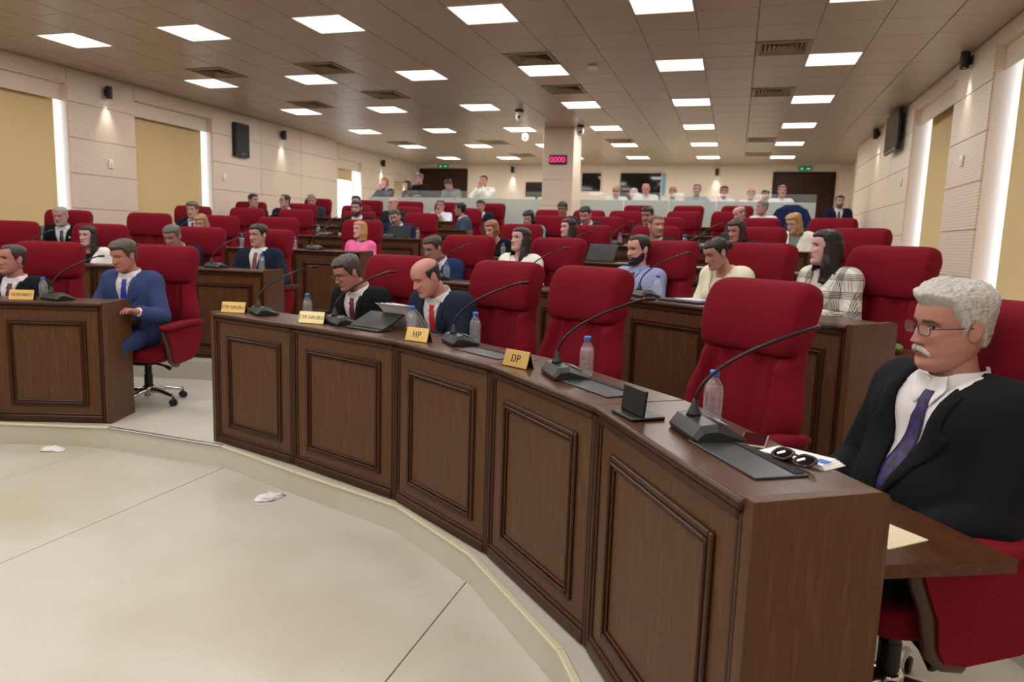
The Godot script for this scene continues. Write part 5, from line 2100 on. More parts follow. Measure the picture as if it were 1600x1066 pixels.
	sit("long-haired woman in a white jacket gazing upwards", 1, 18.0, 1.29, {"pose": w_rest, "q": 1, "skin": rgb(206, 162, 140), "hair": rgb(36, 30, 30), "style": "long", "length": 0.3, "jacket": rgb(236, 236, 234), "shirt": rgb(236, 234, 230), "trousers": rgb(40, 40, 46), "nod": -0.12, "yaw": -0.4, "lip": rgb(190, 104, 100)}, 0.0, 8.0)
	sit("bearded man in a pale blue shirt with a dark tie", 1, 28.2, 1.24, {"pose": rest, "q": 1, "skin": rgb(200, 150, 124), "hair": rgb(40, 32, 30), "recede": 0.012, "beard": rgb(36, 30, 28), "shirt": rgb(150, 160, 205), "trousers": rgb(40, 42, 56), "tie": rgb(66, 24, 44), "yaw": -0.28, "nod": 0.1}, 0.1)
	sit("woman in a cream jacket with dark hair tied back, reading", 1, 35.2, 1.25, {"pose": w_read, "q": 1, "skin": rgb(186, 136, 110), "hair": jet, "style": "bun", "vol": 0.006, "jacket": rgb(236, 230, 206), "shirt": rgb(230, 224, 204), "trousers": rgb(60, 56, 54), "nod": 0.42, "yaw": -0.3, "shut": true})
	sit("dark-haired woman in a black and white checked jacket", 1, 42.4, 1.3, {"pose": w_desk.merged({"cell": 0.019}), "q": 2, "skin": rgb(212, 168, 146), "hair": rgb(26, 20, 20), "style": "long", "length": 0.24, "jacket": rgb(200, 198, 192), "jacket_mat": checked(), "shirt": rgb(206, 200, 190), "trousers": rgb(20, 20, 22), "yaw": -0.55, "lip": rgb(168, 64, 70)})
	# ---- third row
	sit("white-bearded man in a black suit below the window", 2, -31.5, 1.24, {"pose": desk, "skin": rgb(196, 148, 124), "hair": rgb(168, 162, 156), "vol": 0.006, "beard": rgb(186, 180, 174), "jacket": black, "tie": rgb(48, 66, 84), "nod": 0.25, "yaw": -0.2, "pin": rgb(230, 230, 230)})
	sit("fair-haired woman in black sitting low behind the grey-haired man", 2, -19.8, 1.22, {"pose": w_read, "skin": rgb(206, 160, 130), "hair": rgb(168, 126, 84), "style": "long", "length": 0.16, "jacket": black, "shirt": rgb(30, 30, 34), "nod": 0.4, "yaw": -0.2, "shut": true})
	sit("blonde woman in a bright pink top", 2, -5.3, 1.18, {"pose": w_rest, "skin": rgb(214, 166, 142), "hair": rgb(196, 144, 92), "style": "bob", "length": 0.15, "shirt": rgb(236, 112, 168), "trousers": rgb(60, 40, 50), "yaw": -0.45})
	sit("woman with light brown hair, pearl necklace and black top", 2, 7.2, 1.24, {"pose": w_read, "skin": rgb(208, 156, 124), "hair": rgb(150, 98, 60), "style": "bob", "length": 0.06, "vol": 0.014, "shirt": rgb(26, 25, 28), "trousers": rgb(26, 25, 28), "necklace": rgb(238, 232, 222), "nod": 0.35, "yaw": -0.25, "shut": true})
	sit("woman in black with long straight dark hair", 2, 14.0, 1.27, {"pose": w_rest, "skin": rgb(206, 158, 136), "hair": rgb(42, 28, 26), "style": "long", "length": 0.34, "jacket": rgb(26, 26, 30), "shirt": rgb(30, 30, 32), "yaw": -0.55})
	sit("crop-haired man in navy turning his head to a neighbour", 2, 21.2, 1.31, {"pose": desk, "skin": rgb(190, 138, 112), "hair": rgb(98, 78, 64), "vol": 0.005, "jacket": navy, "tie": rgb(50, 30, 40), "yaw": 1.05, "stubble": rgb(90, 66, 54)})
	sit("brown-haired woman half hidden behind the cream jacket", 2, 27.6, 1.29, {"pose": w_read, "skin": rgb(190, 138, 110), "hair": rgb(50, 26, 22), "style": "long", "length": 0.2, "jacket": rgb(40, 36, 40), "shirt": rgb(60, 50, 50), "nod": 0.25, "yaw": -0.2})
	# ---- fourth row
	sit("wavy-haired man in a dark suit below the second window", 3, -24.4, 1.25, {"pose": desk, "skin": rgb(206, 160, 134), "hair": rgb(108, 90, 72), "vol": 0.018, "jacket": navy, "tie": rgb(150, 34, 48), "yaw": -0.2, "nod": 0.15})
	sit("bearded man in a black suit behind the woman in pink", 3, -10.1, 1.36, {"pose": desk, "skin": rgb(188, 140, 116), "hair": jet, "beard": rgb(44, 34, 32), "jacket": black, "tie": rgb(30, 30, 36), "yaw": -0.1, "nod": 0.1})
	sit("man in a navy suit and red tie looking down at his screen", 3, -6.5, 1.25, {"pose": read, "skin": rgb(194, 146, 120), "hair": rgb(50, 40, 36), "vol": 0.007, "stubble": rgb(80, 60, 52), "jacket": rgb(30, 40, 74), "tie": rgb(170, 40, 48), "nod": 0.4, "yaw": -0.05, "tilt": -0.15, "shut": true})
	sit("black-haired woman in a turquoise blouse", 3, 5.5, 1.29, {"pose": w_read, "skin": rgb(204, 156, 132), "hair": jet, "style": "bob", "length": 0.13, "vol": 0.016, "shirt": rgb(88, 182, 164), "trousers": rgb(40, 50, 50), "nod": 0.42, "yaw": -0.2, "shut": true})
	sit("dark-haired man in a navy suit looking down before the column", 3, 10.3, 1.36, {"pose": read, "skin": rgb(196, 148, 122), "hair": jet, "stubble": rgb(60, 46, 40), "jacket": rgb(30, 38, 66), "tie": rgb(40, 40, 60), "nod": 0.4, "shut": true})
	sit("dark-haired man whose eyes show above a chair back", 3, 15.4, 1.33, {"pose": desk, "skin": rgb(168, 116, 92), "hair": jet, "jacket": rgb(40, 40, 48), "tie": rgb(40, 40, 60), "nod": 0.2})
	sit("blonde woman with glasses in a white jacket over green", 3, 26.3, 1.25, {"pose": w_read, "q": 1, "skin": rgb(206, 160, 136), "hair": rgb(190, 148, 92), "style": "bob", "length": 0.13, "vol": 0.02, "jacket": rgb(240, 236, 222), "shirt": rgb(112, 150, 136), "trousers": rgb(70, 70, 70), "glasses": rgb(30, 26, 40), "nod": 0.35, "yaw": -0.3})
	# ---- fifth row
	sit("black-haired man seen in profile below the loudspeaker", 4, -22.1, 1.33, {"pose": desk, "skin": rgb(190, 142, 118), "hair": jet, "jacket": black, "tie": rgb(40, 40, 60), "yaw": 1.0})
	sit("man with glasses and receding dark hair by the panelled wall", 4, -19.3, 1.34, {"pose": desk, "skin": rgb(196, 148, 124), "hair": rgb(40, 34, 32), "recede": 0.02, "jacket": rgb(34, 36, 44), "tie": rgb(60, 40, 46), "glasses": rgb(40, 40, 44), "yaw": -0.8})
	sit("dark-haired man half hidden behind the bearded man in black", 4, -13.2, 1.36, {"pose": desk, "skin": rgb(192, 146, 122), "hair": jet, "jacket": black, "tie": rgb(40, 40, 60)})
	sit("bald man in a dark jacket behind the man at his screen", 4, -9.9, 1.35, {"pose": desk, "skin": rgb(204, 156, 130), "hair": rgb(150, 140, 132), "style": "bald", "vol": 0.004, "jacket": rgb(38, 40, 46), "tie": rgb(40, 40, 60), "yaw": -0.6})
	sit("man in a grey-blue suit turned round to talk", 4, -4.0, 1.28, {"pose": desk, "skin": rgb(178, 128, 102), "hair": jet, "vol": 0.013, "jacket": rgb(62, 78, 102), "tie": rgb(60, 60, 80), "yaw": -0.5}, 0.0, -62.0)
	sit("dark-haired man sitting in front of the column", 4, 4.9, 1.33, {"pose": desk, "skin": rgb(160, 112, 90), "hair": rgb(36, 34, 34), "vol": 0.014, "jacket": rgb(50, 50, 56), "tie": rgb(40, 40, 60), "nod": 0.3})
	sit("bald man with grey sides before the frosted parapet", 4, 19.0, 1.28, {"pose": desk, "skin": rgb(208, 156, 130), "hair": rgb(120, 108, 100), "style": "bald", "vol": 0.006, "jacket": rgb(60, 56, 60), "tie": rgb(40, 40, 60), "nod": 0.4, "yaw": -0.7})
	# ---- sixth row
	sit("grey-haired man at the back row by the panelled wall", 5, -18.8, 1.27, {"pose": desk, "skin": rgb(196, 150, 126), "hair": rgb(140, 136, 132), "jacket": rgb(50, 52, 60), "tie": rgb(60, 60, 70), "nod": 0.35})
	var chin := {"lean": 0.16, "wl": Vector3(0.05, 1.08, 0.27), "wr": Vector3(-0.07, 1.06, 0.27), "flare": 0.9, "palm": Vector3(0, 0.1, -1), "palm_r": Vector3(0, 0.1, -1)}
	sit("man in a white shirt and yellow tie with hands at his chin", 5, -7.7, 1.23, {"pose": chin, "skin": rgb(192, 144, 118), "hair": rgb(70, 62, 58), "glasses": rgb(40, 36, 36), "shirt": rgb(226, 228, 240), "trousers": navy, "tie": rgb(196, 170, 60)})
	sit("dark-haired man half hidden by a chair under the gallery desk", 5, -4.2, 1.25, {"pose": desk, "skin": rgb(194, 146, 122), "hair": jet, "jacket": navy, "tie": rgb(40, 40, 60), "nod": 0.2})
	sit("grey-haired man in a white shirt beside the draped jacket", 5, 18.3, 1.27, {"pose": desk, "skin": rgb(184, 134, 108), "hair": rgb(132, 130, 126), "vol": 0.013, "shirt": rgb(230, 232, 240), "trousers": navy, "yaw": -0.9})
	# ---- gallery
	var w_chin := chin.duplicate()
	w_chin.fem = true
	var white := rgb(238, 238, 240)
	var gal := [
		["red-haired woman in dark blue with hands at her mouth", -8.17, 2.74, {"pose": w_chin, "skin": rgb(216, 168, 146), "hair": rgb(176, 96, 52), "style": "bob", "length": 0.07, "vol": 0.016, "shirt": rgb(34, 38, 66), "trousers": navy}],
		["black-haired woman beside the standing man in the gallery", -7.56, 2.70, {"pose": w_read, "skin": rgb(206, 158, 134), "hair": jet, "style": "long", "length": 0.2, "shirt": rgb(60, 52, 56), "trousers": navy, "yaw": -0.5, "nod": 0.2}],
		["grey-haired man in black leaning in behind the gallery desk", -7.28, 2.88, {"pose": desk, "skin": rgb(186, 138, 116), "hair": rgb(110, 100, 96), "shirt": rgb(26, 26, 30), "trousers": navy, "yaw": -0.4, "lift": true}],
		["dark-haired person in grey bending over the gallery counter", -6.5, 2.74, {"pose": read, "skin": rgb(190, 144, 120), "hair": rgb(36, 34, 34), "shirt": rgb(120, 122, 124), "trousers": navy, "nod": 0.7, "shut": true}],
		["man in a white polo with hands at his mouth in the gallery", -5.65, 2.81, {"pose": chin, "skin": rgb(196, 146, 118), "hair": rgb(70, 58, 50), "shirt": rgb(232, 236, 230), "trousers": navy}],
		["bald man in white looking down beside the dark window", -2.58, 2.62, {"pose": read, "skin": rgb(188, 134, 104), "hair": rgb(120, 104, 96), "style": "bald", "vol": 0.004, "shirt": white, "trousers": navy, "nod": 0.35, "shut": true}],
		["white-haired man with a mask between two men in white", -2.2, 2.58, {"pose": desk, "skin": rgb(214, 172, 150), "hair": rgb(206, 200, 194), "shirt": white, "trousers": navy}],
		["heavy man in white looking down before the dark window", -1.94, 2.67, {"pose": read.merged({"big": 1.1}), "skin": rgb(196, 140, 114), "hair": rgb(110, 86, 74), "style": "bald", "vol": 0.006, "shirt": white, "trousers": navy, "nod": 0.35, "shut": true}],
		["man with a white beard raising a hand in the gallery", -1.37, 2.61, {"pose": desk, "skin": rgb(180, 128, 102), "hair": rgb(96, 86, 82), "style": "bald", "vol": 0.005, "beard": rgb(196, 192, 188), "shirt": rgb(206, 214, 216), "trousers": navy}],
		["grey-bearded man in a checked grey shirt", -0.87, 2.66, {"pose": desk, "skin": rgb(194, 146, 122), "hair": rgb(92, 84, 80), "vol": 0.006, "beard": rgb(150, 144, 140), "shirt": rgb(150, 164, 174), "trousers": navy}],
		["dark-haired man in white under the rear downlight", -0.32, 2.62, {"pose": desk, "skin": rgb(176, 122, 96), "hair": rgb(58, 44, 38), "shirt": white, "trousers": navy}],
		["bald man in white with a pale beard", 0.22, 2.6, {"pose": desk, "skin": rgb(206, 156, 130), "hair": rgb(170, 160, 152), "style": "bald", "vol": 0.003, "beard": rgb(206, 202, 196), "shirt": white, "trousers": navy}],
		["dark-haired man half hidden beside the man in white", 0.5, 2.57, {"pose": desk, "skin": rgb(178, 124, 98), "hair": rgb(46, 40, 38), "shirt": rgb(200, 180, 160), "trousers": navy}],
		["grey-haired man in white with an open collar by the dark doors", 0.82, 2.64, {"pose": desk, "skin": rgb(190, 132, 108), "hair": rgb(104, 92, 84), "shirt": white, "trousers": navy}],
		["man in a navy suit holding a phone to his ear by the doors", 1.92, 2.45, {"pose": desk, "skin": rgb(194, 146, 122), "hair": rgb(70, 58, 52), "beard": rgb(96, 84, 76), "jacket": rgb(28, 34, 58), "tie": rgb(40, 52, 90)}]]
	var proto: Node3D = null
	var n := 0
	for g in gal:
		var o: Dictionary = g[3]
		var z := -15.85 - (0.35 if n in [2, 6, 12] else 0.0)
		o.floor = clampf(g[2] - 1.255, GALLERY_Y, GALLERY_Y + 0.2)
		var face := -0.12 if g[1] < -3.9 else 0.05
		if n == 14: o.floor = 1.2
		person(g[0], Vector3(g[1] * (1.0 if z > -16 else 1.02), g[2], z), face, o)
		# each sits on a plain grey gallery chair
		var at := Vector3(g[1] * (1.0 if z > -16 else 1.02), GALLERY_Y, z - 0.06)
		if proto:
			dup(proto, at, face)
		else:
			proto = thing("gallery_chair", "plain grey chair hidden behind the gallery parapet", "chair", at, face, "grey chairs of the gallery")
			var gm := mat(rgb(150, 148, 144), 0.8)
			var sm := MB.new()
			sm.box(T(Vector3(0, 0.43, 0)), Vector3(0.46, 0.07, 0.44), 0.02)
			obj("seat", sm, gm, proto)
			var bm := MB.new()
			bm.box(T(Vector3(0, 0.68, -0.23), Basis(Vector3.RIGHT, -0.1)), Vector3(0.44, 0.36, 0.05), 0.02)
			obj("backrest", bm, gm, proto)
			for q in 4:
				var lm := MB.new()
				var lx := -0.2 if q % 2 == 0 else 0.2
				var lz := -0.19 if q < 2 else 0.19
				lm.tube([Vector3(lx, 0.0, lz), Vector3(lx, 0.42, lz)], 0.014, 8)
				obj("leg", lm, mat(rgb(60, 60, 62), 0.4, 0.6), proto)
		n += 1

func spotted(a: Color, b: Color) -> StandardMaterial3D:
	var m := StandardMaterial3D.new()
	m.albedo_texture = ramp_image(noise(FastNoiseLite.TYPE_CELLULAR, 0.035, 1, 8), 192, [0.0, 0.38, 0.44, 1.0], [b, b, a, a])
	m.uv1_triplanar = true
	m.uv1_scale = Vector3.ONE * 7.0
	m.roughness = 0.5
	return m

func checked() -> StandardMaterial3D:
	var im := Image.create(128, 128, true, Image.FORMAT_RGB8)
	for y in 128:
		for x in 128:
			var wx := x % 64
			var wy := y % 64
			var bx := wx < 26
			var by := wy < 26
			var c := rgb(226, 222, 212)
			var dark := rgb(58, 58, 62)
			if bx and by: c = dark if (x / 3 + y / 3) % 2 == 0 else rgb(120, 118, 116)
			elif bx: c = dark if (x / 3) % 2 == 0 else c
			elif by: c = dark if (y / 3) % 2 == 0 else c
			im.set_pixel(x, y, c)
	im.generate_mipmaps()
	var m := StandardMaterial3D.new()
	m.albedo_texture = ImageTexture.create_from_image(im)
	m.uv1_triplanar = true
	m.uv1_scale = Vector3.ONE * 4.2
	m.roughness = 0.9
	return m

# ---------------------------------------------------------------- things on the desks
func make_mic(label: String, group: String, at: Vector3, turn: float, reach := 1.0) -> Node3D:
	# talk unit: slopes towards the speaker (-z side of a desk); neck bends over to the seat
	var m := thing("gooseneck_microphone", label, "microphone", at, turn, group)
	var blk := mat(rgb(30, 32, 35), 0.38)
	var b := MB.new()
	# wedge: high rear facing the hall, long slope to the seat, bevelled flanks
	var prof := [Vector2(-0.095, 0.004), Vector2(-0.095, 0.016), Vector2(-0.005, 0.056), Vector2(0.04, 0.05), Vector2(0.064, 0.018), Vector2(0.06, 0.004)]
	var secs := [[-0.108, 0.9, 0.62], [-0.09, 1.0, 1.0], [0.09, 1.0, 1.0], [0.108, 0.9, 0.62]]
	for k in 3:
		for q in prof.size():
			var w := (q + 1) % prof.size()
			var p := func(sec: Array, v: Vector2) -> Vector3:
				return Vector3(sec[0], 0.004 + (v.y - 0.004) * sec[2], v.x * sec[1])
			b.quad(p.call(secs[k], prof[w]), p.call(secs[k], prof[q]), p.call(secs[k + 1], prof[q]), p.call(secs[k + 1], prof[w]))
	for k in [0, 3]:
		var f := []
		for q in prof:
			f.append(Vector3(secs[k][0], 0.004 + (q.y - 0.004) * secs[k][2], q.x * secs[k][1]))
		for q in range(1, 5):
			if k == 3: b.tri(f[0], f[q + 1], f[q])
			else: b.tri(f[0], f[q], f[q + 1])
	obj("base", b, blk, m)
	var ft := MB.new()
	ft.box(T(Vector3(0, 0.003, -0.013)), Vector3(0.19, 0.006, 0.13), 0.002)
	obj("foot", ft, mat(rgb(14, 14, 15), 0.7), m)
	var pn := MB.new()
	pn.box(T(Vector3(0.035, 0.0462, -0.045), Basis(Vector3.RIGHT, -0.4)), Vector3(0.075, 0.003, 0.05), 0.001)
	obj("key_panel", pn, mat(rgb(96, 102, 108), 0.35, 0.3), m)
	for k in 3:
		var bt := MB.new()
		bt.box(T(Vector3(0.012 + k * 0.023, 0.0478, -0.043), Basis(Vector3.RIGHT, -0.4)), Vector3(0.014, 0.004, 0.012), 0.0015)
		obj("button", bt, mat(rgb(206, 208, 210), 0.4), m)
	var sk := MB.new()
	sk.lathe(T(Vector3(-0.03, 0.055, 0.012)), [Vector2(0, 0.045), Vector2(0.008, 0.045), Vector2(0.010, 0.03), Vector2(0.02, 0.006), Vector2(0.024, -0.004), Vector2(0, -0.006)], 14)
	obj("socket", sk, blk, m)
	var path := []
	for k in 17:
		var t := k / 16.0
		path.append(Vector3(-0.03 + 0.02 * t, 0.085 + 0.24 * pow(t, 0.72), 0.012 - 0.36 * reach * pow(t, 1.55)))
	var nk := MB.new()
	nk.tube(path, 0.0056, 8)
	obj("neck", nk, mat(rgb(26, 27, 29), 0.3, 0.4), m)
	var e: Vector3 = path[-1]
	var d: Vector3 = (path[-1] - path[-2]).normalized()
	d = Vector3(d.x, d.y * 0.15, d.z).normalized()
	var rg := MB.new()
	rg.tube([e, e + d * 0.006], 0.0078, 10)
	obj("light_ring", rg, mat(rgb(150, 20, 28), 0.4), m)
	var hd := MB.new()
	hd.tube([e + d * 0.006, e + d * 0.012, e + d * 0.05, e + d * 0.055], [0.0075, 0.0088, 0.0088, 0.006], 10)
	obj("capsule", hd, mat(rgb(18, 18, 19), 0.6), m)
	return m

func make_bottle(label: String, group: String, at: Vector3) -> Node3D:
	var b := thing("water_bottle", label, "bottle", at, 0.0, group)
	var g := MB.new()
	g.lathe(T(Vector3.ZERO), [Vector2(0, 0.004), Vector2(0.012, 0.0), Vector2(0.027, 0.001), Vector2(0.0305, 0.008), Vector2(0.0305, 0.02), Vector2(0.0285, 0.024), Vector2(0.0305, 0.03), Vector2(0.0305, 0.042), Vector2(0.0285, 0.047), Vector2(0.0305, 0.053), Vector2(0.0305, 0.064), Vector2(0.0285, 0.07), Vector2(0.031, 0.078), Vector2(0.031, 0.098), Vector2(0.027, 0.118), Vector2(0.018, 0.134), Vector2(0.0125, 0.142), Vector2(0.0125, 0.156), Vector2(0, 0.156)], 22)
	obj("shell", g, mat(Color(0.86, 0.92, 0.98, 0.08), 0.06, 0.0, {"transparency": BaseMaterial3D.TRANSPARENCY_ALPHA}), b)
	var w := MB.new()
	w.lathe(T(Vector3.ZERO), [Vector2(0, 0.006), Vector2(0.026, 0.006), Vector2(0.027, 0.06), Vector2(0.0285, 0.095), Vector2(0.024, 0.117), Vector2(0, 0.117)], 18)
	obj("water", w, mat(Color(0.8, 0.88, 0.95, 0.05), 0.03, 0.0, {"transparency": BaseMaterial3D.TRANSPARENCY_ALPHA}), b)
	var c := MB.new()
	c.lathe(T(Vector3(0, 0.146, 0)), [Vector2(0, 0.02), Vector2(0.013, 0.02), Vector2(0.0148, 0.017), Vector2(0.0148, 0.0), Vector2(0, 0.0)], 20)
	obj("cap", c, mat(rgb(60, 120, 214), 0.4), b)
	return b

func plate(words: String, label: String, at: Vector3, turn: float, pale := false) -> void:
	var p := thing("nameplate", label, "nameplate", at, turn)
	var tilt := Basis(Vector3.RIGHT, -0.32)
	var gold := mat(rgb(206, 172, 104) if not pale else rgb(226, 206, 156), 0.28, 0.65)  # the paler gold has glare on the plate painted into its colour
	var pw := 0.15 if words.length() < 4 else 0.17
	var f := MB.new()
	f.box(T(Vector3(0, 0.037, 0), tilt), Vector3(pw, 0.076, 0.004), 0.001)
	obj("face", f, gold, p)
	var s := MB.new()
	s.box(T(Vector3(0, 0.035, -0.022), Basis(Vector3.RIGHT, 0.32)), Vector3(pw, 0.072, 0.003), 0.001)
	s.box(T(Vector3(0, 0.0015, -0.008)), Vector3(pw + 0.002, 0.003, 0.06))
	obj("stand", s, mat(rgb(36, 30, 26), 0.5), p)
	var t := obj("lettering", text_mesh(words, 0.0225 if words.length() > 4 else 0.034, 0.0015), mat(rgb(24, 20, 16), 0.6), p)
	t.transform = T(Vector3(0, 0.037, 0) + tilt * Vector3(0, 0, 0.0026), tilt)

# a spot on a row's ledge
func ledge_at(row: int, deg: float, depth := 0.16) -> Vector3:
	return polar(ROW_R[row] + depth, deg, row * STEP + LEDGE)

func build_desk_things() -> void:
	var turns := []
	for k in 5:
		var d: Vector2 = FRONT[k + 1] - FRONT[k]
		turns.append(-atan2(d.y, d.x))
	var y := LEDGE
	# front row microphones
	make_mic("gooseneck microphone beside the CTP GRUBU nameplate at the aisle", "", Vector3(-3.06, y, -4.14), turns[0] - 0.35)
	make_mic("gooseneck microphone before the man in black", "", Vector3(-2.34, y, -3.93), turns[1] - 0.25)
	make_mic("gooseneck microphone beside the HP nameplate", "", Vector3(-1.38, y, -3.52), turns[2] - 0.3)
	make_mic("gooseneck microphone beside the DP nameplate", "", Vector3(-0.655, y, -2.86), turns[3] - 0.25)
	make_mic("gooseneck microphone on the desk bay with the end panel", "", Vector3(-0.06, y, -2.14), turns[4] - 0.1)
	var l2 := atan2(-(FRONT_L[2].y - FRONT_L[1].y), FRONT_L[2].x - FRONT_L[1].x)
	make_mic("gooseneck microphone beside the HUKUMET nameplate", "", Vector3(-4.86, y, -4.12), l2 - 0.5)
	plate("H\u00dcK\u00dcMET", "gold nameplate reading HUKUMET on the desk across the aisle", Vector3(-5.05, y, -4.0), l2 + 0.1)
	plate("CTP GRUBU", "gold nameplate reading CTP GRUBU at the aisle end of the desk", Vector3(-3.27, y, -4.12), turns[0] + 0.5)
	plate("CTP GRUBU", "gold nameplate painted pale for its glare before the man in black", Vector3(-2.50, y, -3.88), turns[1] + 0.45, true)
	plate("HP", "gold nameplate reading HP before the balding man", Vector3(-1.60, y, -3.49), turns[2] + 0.35)
	plate("DP", "gold nameplate reading DP on the curved desk", Vector3(-0.89, y, -2.985), turns[3] + 0.3)
	make_bottle("small water bottle with blue cap beside the HUKUMET nameplate", "", Vector3(-5.0, y, -4.14))
	make_bottle("small water bottle with blue cap before the man in black", "", Vector3(-2.66, y, -4.08))
	make_bottle("small water bottle with blue cap behind the HP nameplate", "", Vector3(-1.74, y, -3.72))
	make_bottle("small water bottle with blue cap beside the HP microphone", "", Vector3(-1.31, y, -3.60))
	make_bottle("small water bottle with blue cap beside the DP microphone", "", Vector3(-0.565, y, -2.93))
	make_bottle("small water bottle with blue cap behind the nearest desk microphone".replace("nearest desk", "end bay"), "", Vector3(-0.035, y, -2.325))
	# flip-up screens
	screen("black flip-up screen lying low before the man in black", Vector3(-2.06, y, -3.80), turns[1], 0.30, 0.19, -1.15)
	screen("small black flip-up screen standing open on the end bay", Vector3(-0.265, y, -2.29), turns[4] + 0.1, 0.14, 0.085, -0.1)
	# rows behind
	var two := "microphones of the second row"
	for q in [[1, -27.5], [1, -9.9], [1, 13.2], [1, 22.5], [1, 33.0]]:
		make_mic("gooseneck microphone on a desk of the second row", two, ledge_at(q[0], q[1]), -deg_to_rad(q[1]) - 0.35)
	for q in [[2, -21.0], [2, -8.0], [2, 15.9], [2, 25.2]]:
		make_mic("gooseneck microphone on a desk of the third row", "microphones of the third row", ledge_at(q[0], q[1]), -deg_to_rad(q[1]) - 0.3)
	for q in [[3, -17.5], [3, -11.8], [3, -6.0], [3, 14.0], [3, 21.0]]:
		make_mic("gooseneck microphone on a desk of the fourth row", "microphones of the fourth row", ledge_at(q[0], q[1]), -deg_to_rad(q[1]) - 0.3)
	for q in [[4, -12.5], [4, -9.0], [4, 19.0]]:
		make_mic("gooseneck microphone on a desk of the fifth row", "microphones of the fifth row", ledge_at(q[0], q[1]), -deg_to_rad(q[1]) - 0.3)
	for q in [[1, -28.3], [1, -17.6], [1, -5.4], [1, 13.9], [1, 33.9], [1, 40.2]]:
		make_bottle("small water bottle with blue cap on a second row desk", "bottles of the second row", ledge_at(q[0], q[1], 0.2))
	for q in [[2, -14.9], [2, -10.0], [2, 9.9], [2, 15.0], [2, 18.2]]:
		make_bottle("small water bottle with blue cap on a third row desk", "bottles of the third row", ledge_at(q[0], q[1], 0.2))
	for q in [[3, -12.6], [3, -3.5], [3, 13.4], [3, 14.4], [3, 19.6]]:
		make_bottle("small water bottle with blue cap on a fourth row desk", "bottles of the fourth row", ledge_at(q[0], q[1], 0.2))
	for q in [[4, -11.2], [4, 12.0]]:
		make_bottle("small water bottle with blue cap on a fifth row desk", "bottles of the fifth row", ledge_at(q[0], q[1], 0.2))
	for q in [[2, -33.0, "dark screen on the desk of the white-bearded man"], [1, -25.4, "black handbag-like dark screen before the woman in white".replace("handbag-like dark ", "folded ")], [3, -5.1, "dark screen on the desk of the man looking down"], [2, 28.9, "dark screen on the third row desk behind the cream jacket"], [2, 18.9, "dark screen on the third row desk behind the blue shirt"], [3, 23.2, "grey dark screen on the fourth row desk near the bald man"]]:
		screen(q[2], ledge_at(q[0], q[1], 0.14), -deg_to_rad(q[1]), 0.34, 0.2, -0.5)

func screen(label: String, at: Vector3, turn: float, w: float, h: float, tilt: float) -> void:
	var s := thing("flip_screen", label, "screen", at, turn)
	var b := MB.new()
	b.box(T(Vector3(0, 0.006, 0)), Vector3(w, 0.012, 0.12), 0.003)
	obj("base", b, mat(rgb(20, 20, 22), 0.4), s)
	var p := MB.new()
	var bs := Basis(Vector3.RIGHT, -tilt * -1.0)
	p.box(T(Vector3(0, 0.012, 0.02) + bs * Vector3(0, h * 0.5, 0), bs), Vector3(w, h, 0.012), 0.003)
	obj("back_cover", p, mat(rgb(24, 26, 28), 0.35), s)
	var g := MB.new()
	g.box(T(Vector3(0, 0.012, 0.02) + bs * Vector3(0, h * 0.5, -0.0068), bs), Vector3(w - 0.02, h - 0.02, 0.002))
	obj("glass", g, mat(rgb(10, 12, 16), 0.1), s)

